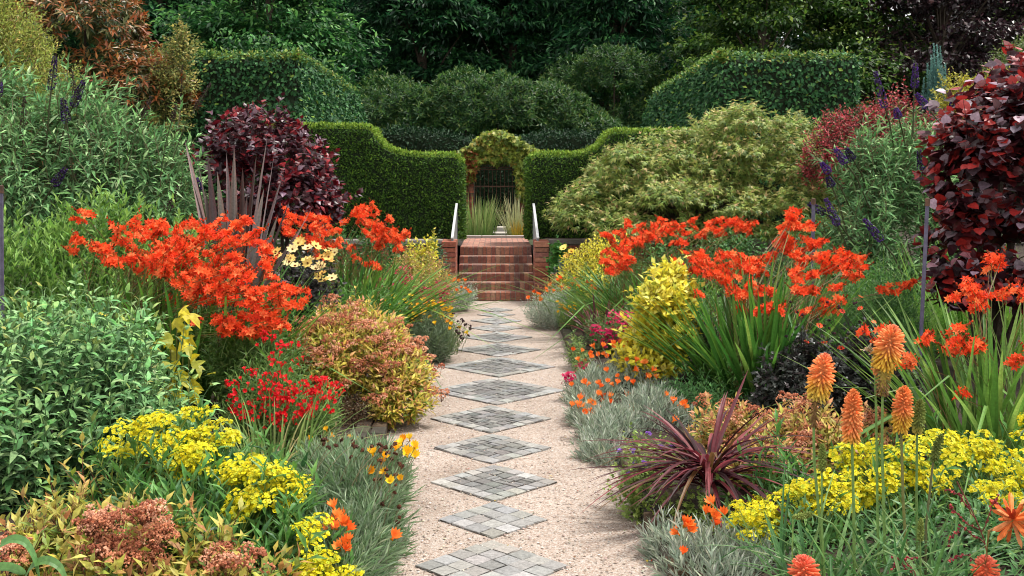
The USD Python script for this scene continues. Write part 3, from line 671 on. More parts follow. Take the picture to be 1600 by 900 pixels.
for lab, bl in (('mid green rhododendron bush directly behind the gateway arch', [blob(655, 800, 112, 260, 36, 2.2), blob(730, 850, 118, 250, 35.6, 2)]),
                ('mid green rhododendron bush behind the left hedge curve', [blob(540, 680, 120, 280, 37, 2.4), blob(600, 700, 135, 280, 36, 2)]),
                ('mid green rhododendron bush right of the gateway arch', [blob(800, 925, 130, 270, 36.5, 2.2), blob(850, 985, 175, 290, 36, 2)]),
                ('darker taller rhododendron with sprawling branches behind the right end of the bank', [blob(890, 1030, 70, 180, 40, 1.6), blob(920, 1050, 120, 260, 41, 2), blob(840, 960, 90, 200, 42, 2)])):
    shrub('rhododendron_bush', lab, 'bush', bl, 1500, 9, 'flat', .20, .065, RH, M_LEAF, leng=.22, splay=1.1, droop=.15, tiptint=RHT, lump=.25, freq=3, smaller=.1, trunkat=(bl[0][0], bl[0][1] + .3, .6, .07))
shrub('rhododendron_bush', 'tall rhododendron with copper-brown new leaves at upper left', 'bush', [blob(40, 225, -30, 110, 20, 1.3), blob(30, 130, 10, 90, 19.6, 1), blob(110, 260, 60, 180, 20, 1.1), blob(150, 300, 95, 210, 19.6, 1), blob(20, 200, 120, 330, 20.4, 1.2)], 1250, 11, 'oval', .20, .055,
      [(3, col('#556a3a', .6)), (2, col('#7a8550', .65)), (2, col('#3a5030', .6))], M_GLOSSY, leng=.22, splay=1.15, droop=.55, tiptint=[(3, col('#b0602f', .78)), (2, col('#9a4e28', .75)), (1, col('#c88a50', .8))], tipfrac=.4, smaller=.1, trunkat=(gx(130, 20), 20.2, .6, .06))
shrub('yellow_green_shrub', 'broad yellow-green shrub in the upper left corner above the butterfly bush', 'shrub', [blob(-120, 90, 25, 250, 15, 1.2), blob(-80, 60, -20, 150, 15.3, 1.1), blob(20, 130, 95, 260, 14.8, 1)], 1500, 12, 'flat', .085, .03,
      [(3, col('#93a045', .85)), (3, col('#aab055', .9)), (2, col('#7a9440', .8)), (.6, col('#c8b068', .85))], leng=.4, splay=.8, stemc=col('#7a6a3a', .6), trunkat=(gx(0, 15), 15.2, .2, .05))
shrub('variegated_shrub', 'pale yellow variegated shrub against the left end of the left hornbeam hedge', 'shrub', [blob(235, 310, 60, 200, 19.2, .5), blob(265, 308, 38, 120, 19, .35), blob(215, 300, 110, 260, 19.2, .5)], 420, 9, 'oval', .09, .045,
      [(3, col('#9aa055', .8)), (2, col('#c8b86a', .85)), (2, col('#6d8442', .7))], leng=.35, stemc=col('#6a5a3a', .6), trunkat=(gx(262, 19), 19.3, .6, .03))
# right distance
t, p, n = shrub('blue_spruce', 'blue-green spruce with upright finger-like shoots far right before the copper beech', 'tree', [blob(1444, 1480, 100, 330, 27, .3)], 420, 24, 'flat', .08, .022, [(3, col('#5f9088', .7)), (2, col('#7aa8a0', .75)), (1, col('#4a7870', .65))], M_MATT, leng=.4, upb=3, splay=.6, droop=0, outw=.35, lump=.1, trunkat=(gx(1461, 27), 27, .6, .06))
r = RNG(77)
tip = np.array([at(px, py, 27 + r.normal(0, .15)) for px, py in ((1459, 70), (1464, 72), (1455, 88), (1469, 74), (1449, 100), (1477, 102), (1444, 122), (1461, 95), (1473, 110), (1452, 112), (1466, 100), (1457, 105))])
lv, st = shoots(r, tip, np.tile([0, 0, 1.], (len(tip), 1)) + r.normal(0, .04, (len(tip), 3)), .9, 170, 'flat', .09, .03, [(3, col('#6a9a92', .75)), (2, col('#86b0a8', .8))], .9, 0, smaller=.3, bend=0); put_leaves(t, lv, M_MATT, name='upright_shoots')
shrub('yellow_privet', 'golden yellow shrub on the right between the spruce and the purple redbud', 'shrub', [blob(1458, 1545, 113, 230, 17, .5), blob(1500, 1600, 105, 260, 17.3, .5)], 520, 10, 'oval', .07, .04, [(3, col('#c0b83a', .8)), (2, col('#a8a840', .8)), (1, col('#d8cc5a', .85))], leng=.3, stemc=col('#6a5a3a', .5))
shrub('far_green_shrub', 'olive green leafy shrub in the upper right corner behind the purple redbud', 'shrub', [blob(1540, 1660, 58, 200, 22, .9), blob(1590, 1700, 30, 170, 22.5, .9)], 700, 10, 'oval', .12, .06, [(3, col('#5a7034', .7)), (2, col('#74804a', .7))], leng=.4, trunkat=(gx(1610, 22), 22, .6, .06))

# creeper over the gateway
r = RNG(111); CR = [(4, col('#8f9f3e', .82)), (2, col('#aab04e', .86)), (3, col('#74893a', .78)), (.8, col('#c0a050', .82))]
t = thing('creeper', 'yellow-green creeper smothering the top and right side of the gateway', 'climber')
pts = [(712, 243), (718, 235), (738, 224), (754, 209), (775, 203), (796, 208), (815, 221), (838, 233), (850, 246), (838, 262), (828, 300), (826, 312), (811, 312), (807, 262), (796, 252), (786, 250), (776, 256), (764, 249), (752, 252), (744, 262), (741, 282), (724, 284), (722, 262)]
P = in_poly(r, pts, 4800); Y = GY - .04 - .22 * r.random(len(P)) ** 2 - .18 * meshkit.noise(np.stack([P[:, 0] * .09, P[:, 1] * .09, 0 * P[:, 0]], -1), 3)
pos = np.stack([gx(P[:, 0], GY), Y, gz(P[:, 1], GY)], -1); n = len(pos)
topm = r.random(n) < .12; pos[topm, 1] += .5 * r.random(topm.sum())
d = nrm(r.normal(0, .5, (n, 3)) + [0, -.5, -.55]); C = palette(r, n, CR, .2); red = (P[:, 0] < 745) & (P[:, 1] > 236); C[red & (r.random(n) < .6)] = col('#a8653a', .75)
s = r.uniform(.7, 1.3, n); put_leaves(t, leaves('lobed', pos, d, r.normal(0, .4, (n, 3)) + [0, -.6, .6], .13 * s, .12 * s, C), M_LEAF)
b = Bag()
for px in (730, 820):
    P = [at(px + r.normal(0, 3), py, GY - .05) for py in np.linspace(345, 240, 6)]; b.add(*tube(P, .015, 4), col('#5a3f28', .6))
b.put(t, 'stem', M_STEM)
# reeds at the top of the steps
def tuft(name, label, cat, c, n, L, W, pal, spread, seed, rad=.12, bend=.35, tips=None, parent=None, single=0, up=1.0, mat=None, part='blades'):
    r = RNG(seed); t = parent or thing(name, label, cat)
    b = Bag(); res = []
    for i in range(n):
        a = r.uniform(0, 6.283); rr = rad * math.sqrt(r.random()); base = np.array(c) + [rr * math.cos(a), rr * math.sin(a), 0]
        o = np.array([math.cos(a), math.sin(a), 0]); sp = spread * r.random() ** .8
        d = nrm(o * sp + [0, 0, up] + r.normal(0, .08, 3)); l = L * r.uniform(.6, 1.1)
        cc = palette(r, 1, pal, .18)[0]; c1 = palette(r, 1, tips, .15)[0] if tips else cc * 1.15
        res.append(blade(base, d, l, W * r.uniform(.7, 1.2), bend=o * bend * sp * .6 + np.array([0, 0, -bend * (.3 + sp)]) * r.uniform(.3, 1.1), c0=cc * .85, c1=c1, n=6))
    res.sort(key=lambda x: np.linalg.norm(x[0].mean(0) - [0, 0, EYE]))
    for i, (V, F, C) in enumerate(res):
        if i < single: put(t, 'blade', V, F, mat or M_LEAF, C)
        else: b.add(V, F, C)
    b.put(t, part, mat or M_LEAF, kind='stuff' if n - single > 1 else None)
    return t
tuft('reed_clump', 'larger clump of upright green reeds behind the kerb, left of the gate', 'reeds', at(748, 372, 21.6) * [1, 1, 0] + [0, 0, .62], 190, 1.05, .022, [(3, col('#6f9a48', .8)), (2, col('#8fb060', .8))], .32, 31, .30, .25, tips=[(2, col('#b8bf80', .8)), (1, col('#8fae60', .8))], single=40)
tuft('reed_clump', 'smaller loose clump of pale arching reeds, right of the gate', 'reeds', at(806, 372, 21.6) * [1, 1, 0] + [0, 0, .62], 110, 1.05, .018, [(3, col('#9aa860', .8)), (2, col('#b5b878', .8))], .42, 32, .16, .3, tips=[(2, col('#c8c898', .85))], single=40)
tuft('rush_tuft', 'short yellow-tipped rush tuft at the foot of the smaller reed clump', 'rushes', at(810, 372, 21.35) * [1, 1, 0] + [0, 0, .62], 90, .5, .016, [(3, col('#8fae4a', .8)), (1, col('#c8a83a', .8))], .35, 33, .12, .2, tips=[(1, col('#d8a838', .85))])

# ================================================================== FLOWER SHAPES (x points out of the flower)
def _floret(n, th, l, w, tube_l=.42, cup=0.0):
    V, F = [], []
    for k in range(n):
        a = 2 * math.pi * k / n + .2; rdir = np.array([0, math.cos(a), math.sin(a)]); tdir = np.array([0, -math.sin(a), math.cos(a)])
        b = np.array([tube_l, 0, 0]) + rdir * .05; m = b + (np.array([math.cos(th), 0, 0]) + rdir * math.sin(th)) * l * .5; t = b + (np.array([math.cos(th + cup), 0, 0]) + rdir * math.sin(th + cup)) * l
        i = len(V); V += [b, m + tdir * w / 2, t, m - tdir * w / 2]; F += [(i, i + 1, i + 2), (i, i + 2, i + 3)]
    if tube_l > .05:
        i = len(V); V += [(0, 0, 0)] + [(tube_l, .11 * math.cos(a), .11 * math.sin(a)) for a in (0, 2.094, 4.189)]; F += [(i, i + 1, i + 2), (i, i + 2, i + 3), (i, i + 3, i + 1)]
    return T_(V, F)
LEAF['maple'] = T_([(0, 0, 0), (.12, .30, .03), (.42, .52, -.02), (.40, .24, .01), (.66, .20, -.04), (1, 0, -.22), (.66, -.20, -.04), (.40, -.24, .01), (.42, -.52, -.02), (.12, -.30, .03), (.4, 0, -.05)],
    [(0, 10, 1), (1, 10, 3), (1, 3, 2), (3, 10, 4), (4, 10, 5), (5, 10, 6), (6, 10, 7), (7, 10, 9), (7, 9, 8), (9, 10, 0)])
LEAF['floret'] = _floret(6, .85, .62, .30, cup=.35)
LEAF['daisy'] = _floret(14, 1.15, .5, .17, 0.0)
LEAF['cupflower'] = _floret(9, .62, .6, .30, .25)
LEAF['single'] = _floret(8, 1.25, .5, .36, 0.02)
LEAF['bell'] = _floret(5, .8, .32, .34, .75)
LEAF['bract'] = _floret(5, 1.25, .5, .52, .0)
LEAF['bud'] = T_([(.6, 0, 0), (0, .5, 0), (0, -.5, 0), (0, 0, .5), (0, 0, -.5)], [(0, 1, 3), (0, 3, 2), (0, 2, 4), (0, 4, 1)])
LEAF['bead'] = T_([(.5, 0, 0), (-.5, 0, 0), (0, .5, 0), (0, -.5, 0), (0, 0, .5), (0, 0, -.5)], [(0, 2, 4), (2, 1, 4), (1, 3, 4), (3, 0, 4), (2, 0, 5), (1, 2, 5), (3, 1, 5), (0, 3, 5)])
LEAF['poker'] = T_([(0, .5, .5), (0, -.5, .5), (0, -.5, -.5), (0, .5, -.5), (.82, .62, .62), (.82, -.62, .62), (.82, -.62, -.62), (.82, .62, -.62), (1, 0, 0)],
                   [(0, 1, 5), (0, 5, 4), (1, 2, 6), (1, 6, 5), (2, 3, 7), (2, 7, 6), (3, 0, 4), (3, 4, 7), (4, 5, 8), (5, 6, 8), (6, 7, 8), (7, 4, 8)])
LEAF['poker'][0][:, 2] *= .12    # z is scaled by the length: keep the tube thin
PX = lambda poly, n, r, Y: (lambda P, y: np.stack([gx(P[:, 0], y), y, gz(P[:, 1], y)], -1))(in_poly(r, poly, n), Y if np.ndim(Y) else np.full(n, float(Y)))
def stalk(p0, p1, r0=.004, r1=.0025, lift=.25, k=3, n=5):
    t = np.linspace(0, 1, n)[:, None]; m = (p0 + p1) / 2 + np.array([0, 0, lift * np.linalg.norm(p1 - p0) * .5]) - (p1 - p0) * [.22, .22, 0]
    P = (1 - t) ** 2 * p0 + 2 * t * (1 - t) * m + t ** 2 * p1
    return tube(P, np.linspace(r0, r1, n), k)
def shuffle_near(res): res.sort(key=lambda x: np.linalg.norm(np.asarray(x[0]).mean(0) - [0, 0, EYE])); return res
CROC = [(4, col('#f45c2c', .95)), (3, col('#ee4c26', .93)), (2.5, col('#f87e48', .95)), (.8, col('#da3a1e', .9))]
def croc_head(r, p, size=.062, n=11, d=None):
    """an arching spray of funnel flowers with buds at its tip"""
    d = nrm(np.array([r.normal(0, 1), -.5 + r.normal(0, .5), .15]) if d is None else d); ln = size * 1.75
    t = np.linspace(0, 1, n) ; side = nrm(np.cross(d, [0, 0, 1.]))
    P = p + d * (ln * (t - .5))[:, None] + np.array([0, 0, .28 * ln]) * (t ** 2)[:, None] + r.normal(0, size * .16, (n, 3))
    sg = np.where(np.arange(n) % 2, 1, -1)[:, None]
    dd = nrm(side * sg * .9 + np.array([0, 0, .8]) + d * .3 + r.normal(0, .4, (n, 3)))
    L = size * np.where(t > .8, .62, 1.) * r.uniform(.85, 1.15, n)
    V, F, C = flat(leaves('floret', P, dd, r.normal(0, 1, (n, 3)), L, L, palette(r, n, CROC, .10)))
    b = Bag(); b.add(V, F, C)
    nb = 6; tb = np.linspace(1.0, 1.5, nb); Pb = p + d * (ln * (tb - .5))[:, None] + np.array([0, 0, .28 * ln]) * (tb ** 2)[:, None]
    V, F, C = flat(leaves('bead', Pb + side * (.006 * np.where(np.arange(nb) % 2, 1, -1))[:, None], np.tile(d, (nb, 1)) + [0, 0, .4], np.tile([0, 0, 1.], (nb, 1)), np.full(nb, .018), np.full(nb, .009), palette(r, nb, [(2, col('#d2421f', .8)), (1, col('#8a4a20', .8))])))
    V = np.asarray(V); b.add(V, F, C); b.add(*tube(np.vstack([P[:1], P[n // 2:n // 2 + 1], Pb[-1:]]), .0025, 3), col('#7a4a2a', .7))
    return b
CB = [(4, col('#5c8a34', .8)), (3, col('#4a7a30', .75)), (2, col('#7aa044', .85)), (1, col('#3d6a2c', .7))]
def crocosmia(label, foot, nbl, hts, polys, seed, spread=.55, W=.036, fan=(0, 0), single=150, bl=CB, size=.062, headY=None, group=None, nfl=13, up=1.0, bend=.25):
    """foot=(cx,cy,rx,ry,z); polys: (picture outline, number of heads, near Y, far Y)"""
    r = RNG(seed); t = thing('crocosmia', label, 'flowers', group); cx, cy, rx, ry, z = foot
    res = []
    for i in range(nbl):
        a = r.uniform(0, 6.283); q_ = math.sqrt(r.random()); base = np.array([cx + rx * q_ * math.cos(a), cy + ry * q_ * math.sin(a), z])
        o = np.array([math.cos(a) * q_ + fan[0] + r.normal(0, .25), math.sin(a) * q_ + fan[1] + r.normal(0, .25), 0]); L = r.uniform(*hts)
        d = nrm(o * spread + [0, 0, up]); c = palette(r, 1, bl, .16)[0]
        kink = (r.uniform(.5, .75), np.array([o[0] * 1.2, o[1] * 1.2, -1.5])) if r.random() < .1 else None
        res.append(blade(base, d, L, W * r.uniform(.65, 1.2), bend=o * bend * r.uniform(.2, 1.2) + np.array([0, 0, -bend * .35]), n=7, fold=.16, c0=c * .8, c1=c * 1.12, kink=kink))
    shuffle_near(res); b = Bag()
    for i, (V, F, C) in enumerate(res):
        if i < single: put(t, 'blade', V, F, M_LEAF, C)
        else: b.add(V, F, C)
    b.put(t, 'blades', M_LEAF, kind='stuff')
    sb = Bag()
    for poly, n, ya, yb in polys:
        P = PX(poly, n, r, r.uniform(ya, yb, n))
        for p in P:
            a = r.uniform(0, 6.283); base = np.array([cx + rx * .7 * math.cos(a), cy + ry * .7 * math.sin(a), z])
            sb.add(*stalk(base, p, lift=.3), palette(r, 1, [(2, col('#6a7a38', .7)), (1, col('#7a5a34', .7))])[0])
            h = croc_head(r, p, size * r.uniform(.8, 1.15), int(r.integers(nfl - 3, nfl + 3)), nrm(np.array([(p - base)[0] * .5 + r.normal(0, .5), -.35 + r.normal(0, .45), .12]))); h.put(t, 'flower_spray', M_PETAL)
    sb.put(t, 'stalks', M_STEM, kind='stuff')
    return t
def front(P, pts, margin=.03, win=26, slide=.3):
    """moves flowers that would be buried towards the outside of their own plant's foliage"""
    P = np.array(P); fx, fy = pts[:, 0] / pts[:, 1] * FPX, (EYE - pts[:, 2]) / pts[:, 1] * FPX; out = []
    for p in P:
        x, y = p[0] / p[1] * FPX, (EYE - p[2]) / p[1] * FPX; m = (np.abs(fx - x) < win) & (np.abs(fy - y) < win)
        if m.sum() > 2:
            Y = np.percentile(pts[m, 1], 4) - margin
            if Y < p[1]: k = max(Y, p[1] - slide) / p[1]; p = np.array([p[0] * k, p[1] * k, EYE + (p[2] - EYE) * k])
        out.append(p)
    return np.array(out)
def heads_on(t, r, P, build, name, mat, stalkc=None, foot=None, sr=.003, lift=.15):
    sb = Bag()
    for p in P:
        build(p).put(t, name, mat)
        if stalkc is not None:
            b0 = p + [np.sign(p[0]) * .07 + r.normal(0, .03), r.normal(0, .03), -.17]
            sb.add(*stalk(b0, p, sr, sr * .7, lift, 3, 4), stalkc)
    if stalkc is not None: sb.put(t, 'stalks', M_STEM, kind='stuff')
EU = [(5, col('#e8dc1c', .85)), (3, col('#d8d22a', .82)), (2, col('#bcc832', .8)), (1, col('#f0e84a', .9))]
def umbel(r, p, R=.06, n=26, L=.030, pal=EU, dome_=.45, tilt=.3, kind='bract', two=True):
    """a flat-topped flower head of many small bracts on short rays"""
    a = r.uniform(0, 6.283, n); q_ = np.sqrt(r.random(n)); nx = nrm(np.array([r.normal(0, tilt), -abs(r.normal(0, tilt)), 1.]))
    fr = frame(np.cross(nx, [1, 0.1, 0]), nx); loc = np.stack([np.cos(a) * q_ * R, np.sin(a) * q_ * R, (1 - q_ ** 2) * R * dome_ + r.normal(0, .08 * R, n)], -1)
    P = p + loc @ np.stack([fr[:, 0], fr[:, 1], nx]); dd = nrm(nx + (P - p) / R * .6 + r.normal(0, .3, (n, 3)))
    b = Bag(); s = L * r.uniform(.7, 1.2, n)
    b.add(*flat(leaves(kind, P, dd, r.normal(0, 1, (n, 3)), s, s, palette(r, n, pal, .12))))
    if two:
        b.add(*flat(leaves('bud', P + dd * .004, dd, r.normal(0, 1, (n, 3)), s * .28, s * .28, palette(r, n, [(1, pal[-1][1] * [1, .85, .5])], .1))))
    return b
SP = [(3, col('#d2906e', .9)), (3, col('#c47e5c', .88)), (2, col('#dca486', .92)), (1, col('#b06a50', .85))]
def corymb(r, p, R=.07, sub=7, pal=SP):
    """a domed plate of tiny fading flowers in small rounded groups"""
    b = Bag(); nx = nrm(np.array([r.normal(0, .25), -.25 + r.normal(0, .2), 1.])); fr = frame(np.cross(nx, [1, .1, 0]), nx)
    for k in range(sub):
        a = k * 2.4; q_ = math.sqrt((k + .4) / sub); c = p + (fr[:, 0] * math.cos(a) + fr[:, 1] * math.sin(a)) * R * q_ + nx * R * .3 * (1 - q_ * q_) + r.normal(0, .006, 3)
        n = 16; u = nrm(r.normal(size=(n, 3)) + nx * .8); P = c + u * R * .34 * np.array([1, 1, .6]); base = pal[r.integers(len(pal))][1]
        s = R * .20 * r.uniform(.7, 1.2, n)
        b.add(*flat(leaves('bud', P, u, r.normal(0, 1, (n, 3)), s, s, np.clip(base * np.exp(r.normal(0, .2, (n, 1))), 0, .9))))
        b.add(*tube([p - nx * R * .8, c], .0015, 3), col('#7a5038', .6))
    return b
def daisy(r, p, R, pal, face=None, centre=col('#c88a18', .8), kind='daisy', dark=None):
    d = nrm(np.array([r.normal(0, .35), -.45 + r.normal(0, .3), .8]) if face is None else np.asarray(face, float)); b = Bag()
    b.add(*flat(leaves(kind, p[None], d[None], r.normal(0, 1, (1, 3)), [R * 2], [R * 2], palette(r, 1, pal, .1))))
    n = 9; u = nrm(r.normal(size=(n, 3)) + d * 1.2)
    b.add(*flat(leaves('bead', p + d * R * .1 + u * R * .13, u, u[:, ::-1], np.full(n, R * .2), np.full(n, R * .2), np.tile(centre, (n, 1)))))
    return b
def spike(r, p0, p1, R, pal, n=150, L=.016, taper=.6, kind='bead'):
    """a tapering flower spike from p0 (foot) to p1 (tip)"""
    t = r.random(n); ax = p1 - p0; fr = frame(ax); a = r.uniform(0, 6.283, n); rad = R * (1 - taper * t ** 1.5) * np.minimum(1, .5 + t * 4)
    bow = np.array([0, 0, 1.]) * 0; P = p0 + ax * t[:, None] + (fr[:, 1] * np.cos(a)[:, None] + fr[:, 2] * np.sin(a)[:, None]) * rad[:, None]
    dd = nrm(P - p0 - ax * t[:, None] + ax / np.linalg.norm(ax) * rad[:, None] * .5); s = L * r.uniform(.7, 1.3, n)
    b = Bag(); b.add(*flat(leaves(kind, P, dd, r.normal(0, 1, (n, 3)), s, s, palette(r, n, pal, .25)))); b.add(*tube([p0 - nrm(ax) * .45 - [0, 0, .15], p0 - nrm(ax) * .2, p0, p1], R * .2, 5), col('#5a6040', .6))
    return b

# ================================================================== LEFT BORDER, from the back
BUD = [(4, col('#66945a', .82)), (3, col('#7ba866', .86)), (2, col('#52804a', .78)), (1.3, col('#9aba82', .9))]
PUR = [(3, col('#3a2258', .7)), (2, col('#2c1a40', .6)), (1, col('#5a3a86', .75))]
BRN = [(3, col('#4a3630', .6)), (1, col('#5a3a4a', .6))]
t, p, n = shrub('butterfly_bush', 'large grey-green butterfly bush with dark purple spikes filling the upper left', 'shrub',
      [blob(-60, 150, 150, 440, 11.6, 1.0), blob(90, 260, 165, 440, 11.8, .9), blob(200, 312, 195, 430, 12, .7), blob(-80, 60, 105, 330, 12, .9), blob(60, 190, 120, 300, 12.3, .8)], 820, 14, 'oval', .185, .040, BUD, M_MATT, single=280, leng=.5, upb=.9, splay=.85, droop=.5, arr='opp', stemc=col('#7a7050', .6), smaller=.35, jit=.2, stemr=.005, zmin=.1, seed=501)
r = RNG(502)
for (a, b_, Y, pal) in (((80, 140), (86, 88), 11.2, PUR), ((118, 160), (112, 108), 11.4, BRN), ((104, 192), (98, 153), 11.0, PUR), ((36, 198), (38, 150), 11.0, BRN), ((114, 166), (131, 126), 11.1, PUR), ((84, 290), (103, 262), 10.7, PUR), ((312, 300), (306, 278), 10.9, PUR), ((222, 185), (236, 150), 11.3, BRN), ((305, 170), (330, 130), 11.4, BRN), ((262, 330), (278, 290), 10.8, BRN), ((-4, 150), (0, 128), 11.0, PUR), ((268, 190), (275, 165), 11.4, BRN)):
    spike(r, at(*a, Y), at(*b_, Y + r.normal(0, .05)), 0.046 if pal is PUR else .028, pal, 190 if pal is PUR else 90).put(t, 'flower_spike', M_PETAL, label=None if pal is PUR else 'brown faded flower spike')
SMK = [(3, col('#4a1420', .6)), (3, col('#33101c', .55)), (2, col('#7a1e28', .7)), (1.4, col('#a03036', .75)), (2.2, col('#8f7482', .78))]
shrub('purple_smoke_bush', 'rounded dark purple smoke bush against the left yew hedge behind the grey flax', 'shrub',
      [blob(308, 430, 172, 330, 14, .8), blob(400, 520, 195, 340, 14, .8), blob(330, 480, 168, 300, 14.2, .8), blob(350, 536, 230, 420, 13.9, .9), blob(440, 540, 255, 360, 13.9, .6)], 480, 10, 'oval', .125, .10, SMK, M_GLOSSY, single=220, leng=.38, upb=.55, splay=1.0, droop=.25, lump=.16, smaller=.3, loose=.09, stemc=col('#3a1a1c', .5), trunkat=(gx(430, 14), 14.3, .15, .04), seed=503)
# grey flax
r = RNG(504); t = thing('grey_flax', 'tall grey-purple New Zealand flax with sword leaves behind the left red flowers', 'plant')
FLX = [(3, col('#766d6e', .75)), (2, col('#5f5556', .7)), (2, col('#8c8480', .8)), (1, col('#54423f', .65))]
res = []
for (_, by), tip, W in ((((388), 480), (300, 214), .095),) + tuple(((385 + (i * 37) % 50 - 25, 480), tp, .092) for i, tp in enumerate(((316, 240), (331, 236), (344, 262), (357, 232), (368, 226), (380, 255), (399, 236), (414, 208), (424, 236), (436, 268), (386, 300), (448, 305), (326, 290), (480, 318), (462, 352), (345, 330), (308, 275), (430, 330), (410, 290), (372, 322)))):
    bx = 340 + (tip[0] - 300) * .36 + r.normal(0, 6); Y = 10.3 + r.normal(0, .12); a, b_ = at(bx, by, Y + .1), at(*tip, Y + r.normal(0, .2)); c = palette(r, 1, FLX, .12)[0]
    res.append(blade(a, b_ - a, np.linalg.norm(b_ - a) * 1.03, W * r.uniform(.8, 1.15), bend=((tip[0] - 390) * .0004, 0, -.05), n=8, fold=.22, c0=c * .8, c1=c, edge=c * [1.2, .8, .75]))
for i, (bx, tip, kv) in enumerate(((420, (438, 392), (.9, 0, -.8)), (432, (500, 372), (.5, -.1, -.2)), (440, (455, 400), (.8, -.3, -1.6)), (370, (322, 330), (.9, -.4, -1.4)), (410, (470, 420), (.6, -.3, -.9)), (425, (480, 405), (.3, -.2, -.6)))):
    Y = 9.9; a, b_ = at(bx, 500, Y), at(*tip, Y - .1); c = palette(r, 1, FLX, .12)[0]
    res.append(blade(a, b_ - a, np.linalg.norm(b_ - a) * 1.1, .085, n=8, fold=.2, c0=c * .8, c1=c * 1.1, kink=(.7, kv), edge=c * [1.2, .85, .8]))
for V, F, C in res: put(t, 'blade', V, F, M_MATT, C)
# leafy phlox behind the crocosmia
PHX = [(4, col('#6f9a40', .8)), (3, col('#5d8a3c', .75)), (2, col('#87ae52', .85)), (1, col('#4a7434', .7))]
shrub('phlox_clump', 'light green leafy phlox clump at the left edge behind the red crocosmia', 'plant', [blob(-60, 130, 345, 640, 9.3, .9), blob(60, 250, 318, 600, 9.6, .9), blob(190, 330, 345, 560, 9.8, .7)], 620, 16, 'oval', .115, .034, PHX, single=150, leng=.45, upb=1.7, splay=.75, droop=.1, stemc=col('#6a8a44', .7), smaller=.3, lump=.14, tiptint=[(1, col('#93b858', .85))], outw=.6, seed=505)
crocosmia('large clump of red-orange crocosmia with broad blades, in the middle of the left border', (gx(235, 8.4), 8.35, .95, .5, .15), 250, (.8, 1.3), [
    ([(100, 345), (160, 350), (240, 380), (300, 345), (395, 350), (420, 400), (400, 470), (300, 490), (225, 455), (150, 400)], 58, 8.0, 8.7),
    ([(250, 355), (390, 345), (420, 400), (440, 440), (330, 440), (230, 420)], 42, 7.7, 8.3), ([(205, 430), (340, 410), (470, 470), (460, 500), (400, 530), (350, 520), (300, 470)], 44, 7.4, 7.9),
    ([(150, 360), (250, 350), (300, 400), (220, 430), (160, 400)], 22, 7.9, 8.5), ([(400, 440), (480, 460), (485, 490), (430, 530), (360, 530), (380, 480)], 18, 7.4, 7.8), ([(120, 322), (140, 322), (140, 345), (112, 365)], 2, 8.3, 8.5), ([(95, 395), (130, 365), (150, 385), (120, 410)], 3, 8.3, 8.6), ([(300, 505), (335, 510), (325, 530), (305, 525)], 1, 7.4, 7.5)], 506, spread=.62, W=.050, fan=(-.22, -.10), size=.058, single=220)
crocosmia('smaller crocosmia clump with red flowers nodding over green blades before the left yew hedge', (gx(555, 11.6), 11.5, .5, .4, .15), 230, (.8, 1.3), [
    ([(440, 330), (500, 335), (520, 345), (520, 370), (470, 385), (440, 360)], 20, 11.6, 12.2), ([(560, 318), (575, 318), (645, 375), (630, 395), (590, 370), (555, 345)], 30, 11.2, 11.8), ([(450, 360), (540, 345), (540, 390), (490, 420), (450, 385)], 20, 11.2, 11.8), ([(560, 360), (640, 370), (620, 400), (580, 390)], 9, 11, 11.3), ([(520, 390), (580, 390), (600, 430), (540, 410)], 4, 10.9, 11.2)],
    507, spread=.95, W=.044, fan=(.05, -.25), size=.058, single=110, bend=.5)
shrub('leafy_shrub', 'plain green leafy shrub before the left retaining wall, half hidden by red flowers', 'shrub', [blob(420, 560, 345, 480, 14.8, .6), blob(530, 650, 362, 480, 15, .5), blob(-40, 160, 300, 480, 14, .8), blob(140, 330, 320, 480, 14, .8)], 900, 11, 'flat', .10, .05, [(3, col('#4a7a3a', .75)), (2, col('#5f8c48', .8)), (1, col('#3a6434', .7))], leng=.35, seed=532)
shrub('leafy_ground_cover', 'low mixed green foliage at the foot of the large left crocosmia', 'plant', [blob(90, 330, 480, 640, 8.2, .6), blob(400, 560, 470, 580, 9.4, .5), blob(500, 640, 440, 540, 10.6, .5)], 620, 10, 'flat', .10, .022, [(3, col('#4f8036', .75)), (2, col('#6a9648', .8))], leng=.3, upb=1.2, seed=533)
# dahlias
DF = [(3, col('#2c2a2c', .5)), (2, col('#3a3a36', .55)), (1, col('#4a4a44', .6))]
def dahlia(label, blobs, M, poly, n, pal, Y, seed, R=.05, dark=DF, centre=col('#8a3a18', .7), leafpal=None):
    r = RNG(seed); t, p, nn = shrub('dahlia', label, 'flowers', blobs, M, 9, 'lobed', .09, .06, leafpal or dark, M_GLOSSY, leng=.22, upb=.8, splay=1.0, droop=.35, stemc=col('#2a1c1c', .5), seed=seed)
    heads_on(t, r, PX(poly, n, r, r.uniform(Y - .15, Y + .1, n)), lambda p: daisy(r, p, R * r.uniform(.8, 1.15), pal, centre=centre, kind='single'), 'flower', M_PETAL, col('#3a2a22', .5))
    return t
CRM = [(3, col('#f0cf78', .9)), (2, col('#f5dfa0', .9)), (1, col('#e8b860', .9))]
dahlia('cream-yellow dahlia with near-black leaves between the two left crocosmia clumps', [blob(425, 530, 395, 560, 10, .4), blob(455, 520, 430, 600, 9.6, .35)], 240, [(425, 385), (470, 375), (525, 385), (530, 430), (510, 445), (480, 420), (430, 420)], 26, CRM, 9.6, 508, .058)
